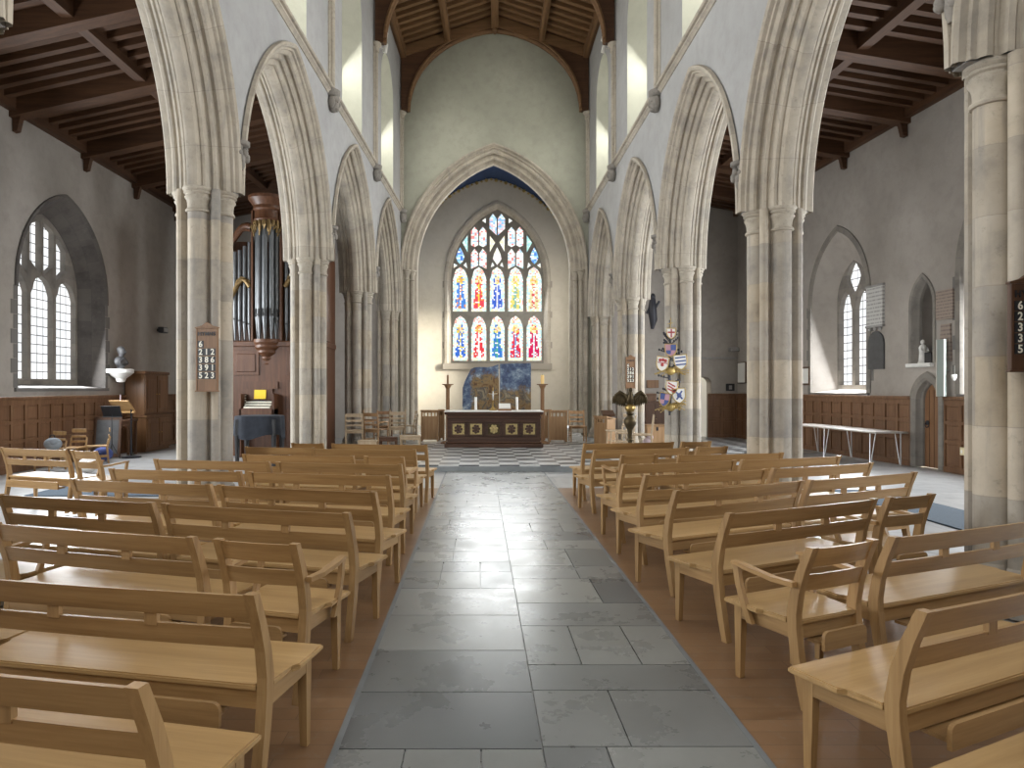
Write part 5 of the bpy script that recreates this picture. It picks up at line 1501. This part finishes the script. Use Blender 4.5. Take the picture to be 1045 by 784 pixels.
bag('royal blue cloth bag on the floor beside a child-size chair', 105, 15.35, 0, .19, 'blue_cloth', 2)
bag('pale grey cloth bag slumped behind the lone armchair', 90, 13.3, .0, .17, 'white_cloth', 3)
# memorial bust on its bracket
Y = 17.0; z0 = atz(383, Y)
t = thing('memorial_bust', 'dark carved bust on a white stone bracket beside the arched window', 'bust', (XLW, Y, z0 - .06))
m = MB(); m.lathe([(.03, -.12), (.10, -.10), (.12, -.02), (.22, .05), (.27, .10), (.30, .12), (.30, .20), (.27, .21)], 20, c=(.22, 0, 0)); m.box(0, .25, -.30, .30, .11, .21, ch=.01); m.build('bracket', 'white_stone', t, smooth=40)
m = MB(); m.lathe([(.10, .21), (.08, .26), (.12, .30)], 12, c=(.22, 0, 0)); m.ball((.22, 0, .40), (.12, .23, .13), 14, 10); m.tube([(.22, 0, .46), (.23, .01, .56)], .06, 8); m.ball((.24, .01, .64), (.09, .085, .115), 14, 10); m.ball((.33, .015, .63), (.02, .018, .03), 8, 6); m.ball((.21, .01, .69), (.095, .09, .09), 10, 8)
m.tube([(.26, -.18, .38), (.32, -.05, .46), (.30, .14, .36)], [.05, .045, .05], 8); m.build('figure', 'slate', t, smooth=60)
Y = 19.4; t = thing('wall_floodlight', 'small black floodlight high on the plain aisle wall by the cupboard', 'lamp', (XLW, Y, atz(337, Y)))
m = MB(); m.box(0, .10, -.03, .03, -.03, .03); m.build('bracket', 'black', t)
m = MB(); m.box(.08, .24, -.16, .16, -.08, .08, ch=.02); m.build('housing', 'black', t); MB().box(.238, .246, -.13, .13, -.055, .055).build('lens', 'grey_stone', t)
t = tag(MB().box(-.004, .006, -.11, .11, 0, .34).build('mounted_notice', 'paper'), 'small pale notice sheet on the wall beyond the cupboard', 'notice'); t.location = (XLW + .008, 21.0, atz(398, 21.0))

# ------------------------------------------------------------------ right aisle furnishings
def onwall(px_):      # place on the splayed outer wall seen at picture column px_
    k = (px_ - VX) / F; Y = (9.3 + 12 * WSL) / (k + WSL); return Vector((xrw(Y), Y, 0))
def wallthing(name, label, cat, px_, zc, group=None):
    p = onwall(px_); o = thing(name, label, cat, (p.x, p.y, zc), 0, group); o.rotation_euler = (0, 0, math.atan(WSL)); return o   # local -x points into the church
# folding table
t = thing('folding_table', 'long narrow table on metal hairpin legs along the panelled wall', 'table', (8.40, 15.9, 0), math.atan(WSL))
MB().box(-.36, .36, -1.75, 1.75, .700, .726, ch=.004).build('tabletop', 'table_top', t)
m = MB()
for s_ in (-1, 1): m.box(*sorted((s_ * .365, s_ * .35)), -1.75, 1.75, .698, .728)
for s_ in (-1, 1): m.box(-.365, .365, *sorted((s_ * 1.755, s_ * 1.74)), .698, .728)
m.build('metal_edge', 'steel', t)
for y in (-1.55, .15, 1.55):
    for s_ in (-1, 1):
        m = MB(); m.tube([(s_ * .27, y - .09, .70), (s_ * .33, y - .015, .02), (s_ * .33, y + .015, .02), (s_ * .27, y + .09, .70)], .012, 8); m.build('leg', 'steel', t, smooth=50)
# aisle door in its stone surround
dsur = sempty('door_1')
uD = -DOORW[0]
sweep_arch([(-.01, -.17), (-.05, -.15), (-.055, -.05), (-.02, .0), (.05, .015), (.10, .05), (.22, .06)], DOORW[1], DOORW[3], DOORW[4], FR @ Matrix.Translation((uD, 0, 0)), 12, legs=0.0).build('surround', 'window_stone', dsur, smooth=30)
dl = [(uD + u, z) for u, z in arch_pts(DOORW[1] - .05, DOORW[3], DOORW[4] - .06, 8)] + [(uD + DOORW[1] - .05, 0), (uD - DOORW[1] + .05, 0)]
wood('door_oak', (.13, .062, .028), (.19, .095, .045), (.25, .135, .068), axis=2, rough=.5, tint=0)
leaf = filled([dl], .05, FR @ Matrix.Translation((0, 0, -.17))).build('leaf', 'door_oak', dsur)
m = MB()
for k in range(1, 4): x = uD - .27 + .54 * k / 4; m.box(x - .006, x + .006, .0, 1.6, -.146, -.139, M=FR)
m.build('cover_strip', 'dark_board_oak', leaf)
m = MB(); Mh = FR @ Matrix.Translation((uD - .17, .92, -.13)); m.lathe([(.05, 0), (.05, .012), (.02, .02)], 14, M=Mh); m.tube([Mh @ Vector((.05 * cos(a), -.05 + .05 * sin(a), .02)) for a in [2 * pi * k / 12 for k in range(13)]], .009, 6); m.build('handle', 'iron', leaf, smooth=50)
# niche back, shelf and what stands in it
nb = sempty('trim_9')
uN = -NICHE[0]
filled([[(uN + u, z) for u, z in window_loop(NICHE[1] + .05, NICHE[2] - .05, NICHE[3], NICHE[4] + .05, 8)]], .02, FR @ Matrix.Translation((0, 0, -.50))).build('niche_back', 'nave_plaster', nb)
sweep_arch([(-.01, -.10), (-.03, -.09), (-.03, -.03), (.0, .0), (.06, .02), (.10, .06), (.16, .07)], NICHE[1], NICHE[3], NICHE[4], FR @ Matrix.Translation((uN, 0, 0)), 10, legs=NICHE[2]).build('niche_surround', 'window_stone', nb, smooth=30)
MB().box(uN - NICHE[1] - .10, uN + NICHE[1] + .04, NICHE[2] - .08, NICHE[2] + .0, -.48, .10, M=FR, ch=.01).build('shelf', 'white_stone', nb)
pN = FR @ Vector((uN - .13, NICHE[2], -.10))
t = thing('statuette', 'small white robed statuette standing in the wall niche', 'statue', pN)
m = MB(); m.lathe([(.09, 0), (.09, .03), (.075, .04), (.07, .12), (.065, .25), (.075, .33), (.05, .38), (.025, .40)], 14); m.ball((0, 0, .445), (.042, .042, .052), 10, 8); m.tube([(.06, -.02, .33), (.07, -.07, .25), (.02, -.09, .24)], [.025, .022, .016], 6); m.tube([(-.06, -.02, .33), (-.07, -.07, .25), (-.02, -.09, .24)], [.025, .022, .016], 6); m.build('figure', 'white_stone', t, smooth=60)
pN = FR @ Vector((uN + .10, NICHE[2], -.12))
t = thing('black_box', 'small black open box beside the white statuette in the niche', 'box', pN, math.atan(WSL))
m = MB(); m.box(-.08, .08, -.10, .10, 0, .015); m.box(-.08, -.07, -.10, .10, 0, .22); m.box(.07, .08, -.10, .10, 0, .22); m.box(-.08, .08, -.10, -.09, 0, .22); m.box(-.08, .08, .09, .10, 0, .22); m.box(-.08, .08, -.10, .10, .2, .22); m.build('box', 'black', t)
# memorial tablets
def tablet(label, px0, px1, y0, y1, mat, shape='rect', depth=.07, extra=None):
    pc = onwall((px0 + px1) / 2); a, b = onwall(px0), onwall(px1); w = (a - b).length
    zt, zb_ = atz(y0, pc.y), atz(y1, pc.y); h = zt - zb_
    t = wallthing('memorial_tablet', label, 'tablet', (px0 + px1) / 2, zb_, 'memorial tablets on the wall')
    if shape == 'rect': poly = [(-w / 2, 0), (w / 2, 0), (w / 2, h), (-w / 2, h)]
    elif shape == 'arch': poly = [(-w / 2, 0), (w / 2, 0), (w / 2, h - w * .55)] + [(w / 2 * cos(a_), h - w * .55 + w * .55 * sin(a_)) for a_ in [pi * k / 10 for k in range(1, 10)]] + [(-w / 2, h - w * .55)]
    else: poly = [(-w * .42, 0), (w * .5, 0), (w * .36, h), (-w * .36, h)]
    MB().prism(poly, -depth, .003, 'x').build('slab', mat, t)
    return t, w, h
tb, w, h = tablet('white inscribed marble tablet beside the two light window', 886, 902.5, 293, 332, 'inscribed_white', depth=.05)
m = MB(); m.box(-.07, .002, -w / 2 - .03, w / 2 + .03, h, h + .05, ch=.01); m.box(-.07, .002, -w / 2 - .03, w / 2 + .03, -.05, 0, ch=.01); m.build('moulding', 'grey_stone', tb)
for y in (-w * .3, 0, w * .3): 
    m = MB(); m.ball((-.03, y, -.085), (.03, .05, .045), 8, 6); m.build('bracket', 'grey_stone', tb, smooth=50)
tablet('dark arched slate tablet below the white tablet', 887, 903, 338, 377, 'slate', 'arch', depth=.04)
tablet('square brown stone tablet above the tapered one, past the niche', 957, 974, 296, 326, 'inscribed_brown', depth=.045)
tablet('tapered brown stone tablet low on the wall past the niche', 960, 973, 331, 369, 'inscribed_brown', 'taper', depth=.04)
t = wallthing('upright_board', 'tall narrow grey green board standing on the panelling ledge', 'board', 968, 1.47)
MB().box(-.17, -.13, -.11, .11, 0, 1.12, ch=.006).build('board', 'green_grey', t); m = MB(); m.box(-.176, -.168, -.11, -.09, 0, 1.12); m.box(-.176, -.168, .09, .11, 0, 1.12); m.build('edge_strip', 'steel', t); MB().box(-.13, 0, -.02, .02, .5, .54).build('wall_fixing', 'steel', t)
t = wallthing('holy_water_stoup', 'little white holder fixed on the wall beside the grey green board', 'holder', 977, 1.78)
m = MB(); m.lathe([(.02, 0), (.05, .06), (.055, .10), (.045, .12)], 12, c=(-.06, 0, 0)); m.box(-.03, 0, -.05, .05, .02, .30, ch=.01); m.build('holder', 'white_paint', t, smooth=40)
t = wallthing('wall_socket', 'cream double socket low on the panelling by the scarred pillar', 'socket', 987, .36)
MB().box(-.075, -.055, -.09, .09, 0, .15, ch=.005).build('plate', 'socket_plastic', t)
for y in (-.045, .045): MB().box(-.080, -.073, y - .02, y + .02, .04, .10, ch=.003).build('switch', 'white_paint', t)
t = wallthing('framed_notice', 'small dark framed notice at the edge of the window, by the bare pillar', 'notice', 823, 1.72)
m = MB(); m.box(-.05, 0, -.22, .22, 0, .50, ch=.006); m.build('frame', 'dark_board_oak', t); MB().box(-.056, -.048, -.18, .18, .05, .45).build('sheet', 'paper', t)
t = wallthing('list_board', 'white board of painted lines in the far aisle corner', 'notice board', 758, 1.80)
MB().box(-.05, 0, -.30, .30, 0, .70, ch=.006).build('frame', 'dark_board_oak', t)
sh = MB().box(-.056, -.048, -.26, .26, .03, .67).build('sheet', 'paper', t)
Y = AISLE_END
t = thing('framed_picture', 'small black framed picture on the end wall above the panelling', 'picture', (atx(745, Y), Y, atz(399, Y)))
MB().box(-.14, .14, -.04, 0, 0, .24, ch=.006).build('frame', 'black', t); m = MB(); m.box(-.05, .05, -.046, -.038, .05, .18); m.build('print', 'grey_stone', t)
t = thing('wall_floodlight', 'small dark floodlight high in the corner above the list board', 'lamp', (atx(747, Y), Y, atz(357, Y)))
MB().box(-.03, .03, -.12, 0, -.03, .03).build('bracket', 'black', t); MB().box(-.16, .16, -.26, -.10, -.07, .07, ch=.02).build('housing', 'grey_stone', t)
t = thing('wooden_plaque', 'plain brown wooden plaque on the end wall behind the shield pillar', 'plaque', (atx(666, Y), Y, atz(396, Y)))
m = MB(); m.box(-.20, .20, -.04, 0, 0, .26, ch=.006); m.build('plaque', 'board_oak', t)
t = thing('dark_cabinet', 'dark wooden cabinet against the end wall behind the shield pillar', 'cabinet', (atx(666.5, Y - .4), Y - .4, 0))
MB().box(-.32, .32, -.2, .36, 0, 1.22, ch=.008).build('carcass', 'dark_board_oak', t)
for s_ in (-1, 1): m = MB(); m.box(*sorted((s_ * .02, s_ * .29)), -.216, -.196, .08, 1.14, ch=.006); d = m.build('door', 'dark_board_oak', t); MB().ball((s_ * .05, -.225, .64), .014, 8, 6).build('knob', 'brass', d)
Y = 20.8
t = thing('hanging_figure', 'slim dark carved figure hanging on the wall between two pillars', 'sculpture', (atx(674, 21.3), 22.3, atz(333, 21.3)))
m = MB(); m.tube([(0, 0, 0), (.02, -.05, .3), (-.02, -.06, .6), (.0, -.05, .95), (0, 0, 1.15)], [.05, .13, .15, .10, .03], 8); m.ball((0, -.08, 1.05), (.08, .08, .1), 8, 6); m.tube([(-.1, -.05, .7), (-.2, -.1, .5)], .04, 6); m.tube([(.1, -.05, .7), (.2, -.1, .9)], .04, 6); m.build('figure', 'twig_dark', t, smooth=60)

# spotlights under the nave wall plate
for sd, label_side in (('l', 'organ side'), ('r', 'eagle lectern side')):
    f = xl if sd == 'l' else xr; off = .10 if sd == 'l' else -.10; s_ = 1 if sd == 'l' else -1
    for k, (zz, wd) in enumerate(((11.15, 'lowest'), (11.47, 'middle'), (11.77, 'topmost'))):
        Y = 19.3; X = f(Y) + off
        t = thing('spotlight', '%s of three white spotlights high on the nave wall, %s' % (wd, label_side), 'spotlight', (X, Y, zz), group='white spotlights on the nave walls')
        MB().tube([(0, 0, .05), (s_ * .13, 0, .05)], .018, 8).build('arm', 'white_paint', t)
        m = MB(); Mt = Matrix.Translation((s_ * .15, 0, .05)) @ Matrix.Rotation(radians(12), 4, 'Y') @ Matrix.Rotation(radians(15), 4, 'X')
        m.lathe([(.055, -.11), (.06, -.11), (.06, .11), (.045, .13)], 14, M=Mt); m.build('can', 'white_paint', t, smooth=40)

# ------------------------------------------------------------------ light
def area(name, loc, target, sx_, sy, power, col=(1, 1, 1), spread=None):
    l = bpy.data.lights.new(name, 'AREA'); l.shape = 'RECTANGLE'; l.size = sx_; l.size_y = sy; l.energy = power; l.color = col
    if spread: l.spread = radians(spread)
    o = bpy.data.objects.new(name, l); COL.objects.link(o); o.location = loc
    d = Vector(target) - Vector(loc); o.rotation_euler = d.to_track_quat('-Z', 'Y').to_euler()
    return o
SKY = (.93, .97, 1.0)
P_AISLE, P_CLER, P_WEST, P_EAST = 420, 85, 150, 520
for sd in 'lr':
    M, sg = (FL, sgl) if sd == 'l' else (FR, sgr)
    for (yc, h, sill, spring, apex, hg, rec, n) in AW[sd]:
        p = M @ Vector((sg * yc, (sill + spring) / 2 + .3, -.02 if sd == 'l' else -.14)); q = M @ Vector((sg * yc, (sill + spring) / 2 - .3, 3))
        area('daylight_aisle_window', p, q, 2 * hg * .9, (spring - sill) + .7, P_AISLE * (1 if sd == 'l' else 1.0), SKY)  # lamps stand in the added unseen windows too
    M, sg, d = wall_frame(sd)
    for yc in CL_WIN[sd]:
        u = sg * mapu(sd, yc)
        area('daylight_clerestory', M @ Vector((u, 10.1, -WT * .12)), M @ Vector((u, 8.4, 3)), 1.1, 1.8, P_CLER, (1, .99, .93))
area('west_fill', (.2, BACK + .1, 6.2), (.4, 12, 2.6), 4.0, 5.6, P_WEST, (1, .985, .96))  # lamp added for soft front fill from the unseen west end
area('daylight_east_window', Me @ Vector((0, 5.2, -.15)), Me @ Vector((0, 3.6, 6)), 3.2, 4.6, P_EAST, (.97, 1, 1))
area('daylight_chancel_window', (4.0, 25.52, 4.4), (-3, 26.6, 3.0), 1.0, 3.5, 130, (1, .95, .86))
sl = bpy.data.lights.new('low_sun', 'SUN'); sl.energy = 23.0; sl.angle = radians(11); sl.color = (1, .93, .78)
so_ = bpy.data.objects.new('low_sun', sl); COL.objects.link(so_); so_.rotation_euler = Vector((-.87, .34, -.20)).to_track_quat('-Z', 'Y').to_euler()
w = bpy.data.worlds.new('sky'); SC.world = w; w.use_nodes = True
bg = w.node_tree.nodes.get('Background') or w.node_tree.nodes.new('ShaderNodeBackground')
bg.inputs['Color'].default_value = (.93, .97, 1, 1); bg.inputs['Strength'].default_value = 1.3

# ------------------------------------------------------------------ camera and view
cd = bpy.data.cameras.new('camera'); cam = bpy.data.objects.new('camera', cd); COL.objects.link(cam)
cam.location = (0, 0, EYE); cam.rotation_euler = (pi / 2, 0, 0)
cd.sensor_width = 36; cd.lens = F / 1045 * 36; cd.clip_start = .05; cd.clip_end = 200
cd.shift_x = (522.5 - VX) / 1045; cd.shift_y = (VY - 392) / 1045
SC.camera = cam
SC.view_settings.view_transform = 'Standard'; SC.view_settings.look = 'None'
SC.view_settings.gamma = 1; SC.view_settings.use_curve_mapping = False
SC.view_settings.exposure = 0.12
SC.cycles.max_bounces = 8; SC.cycles.diffuse_bounces = 5; SC.cycles.glossy_bounces = 3
SC.cycles.sample_clamp_indirect = 6
SC.cycles.use_denoising = True
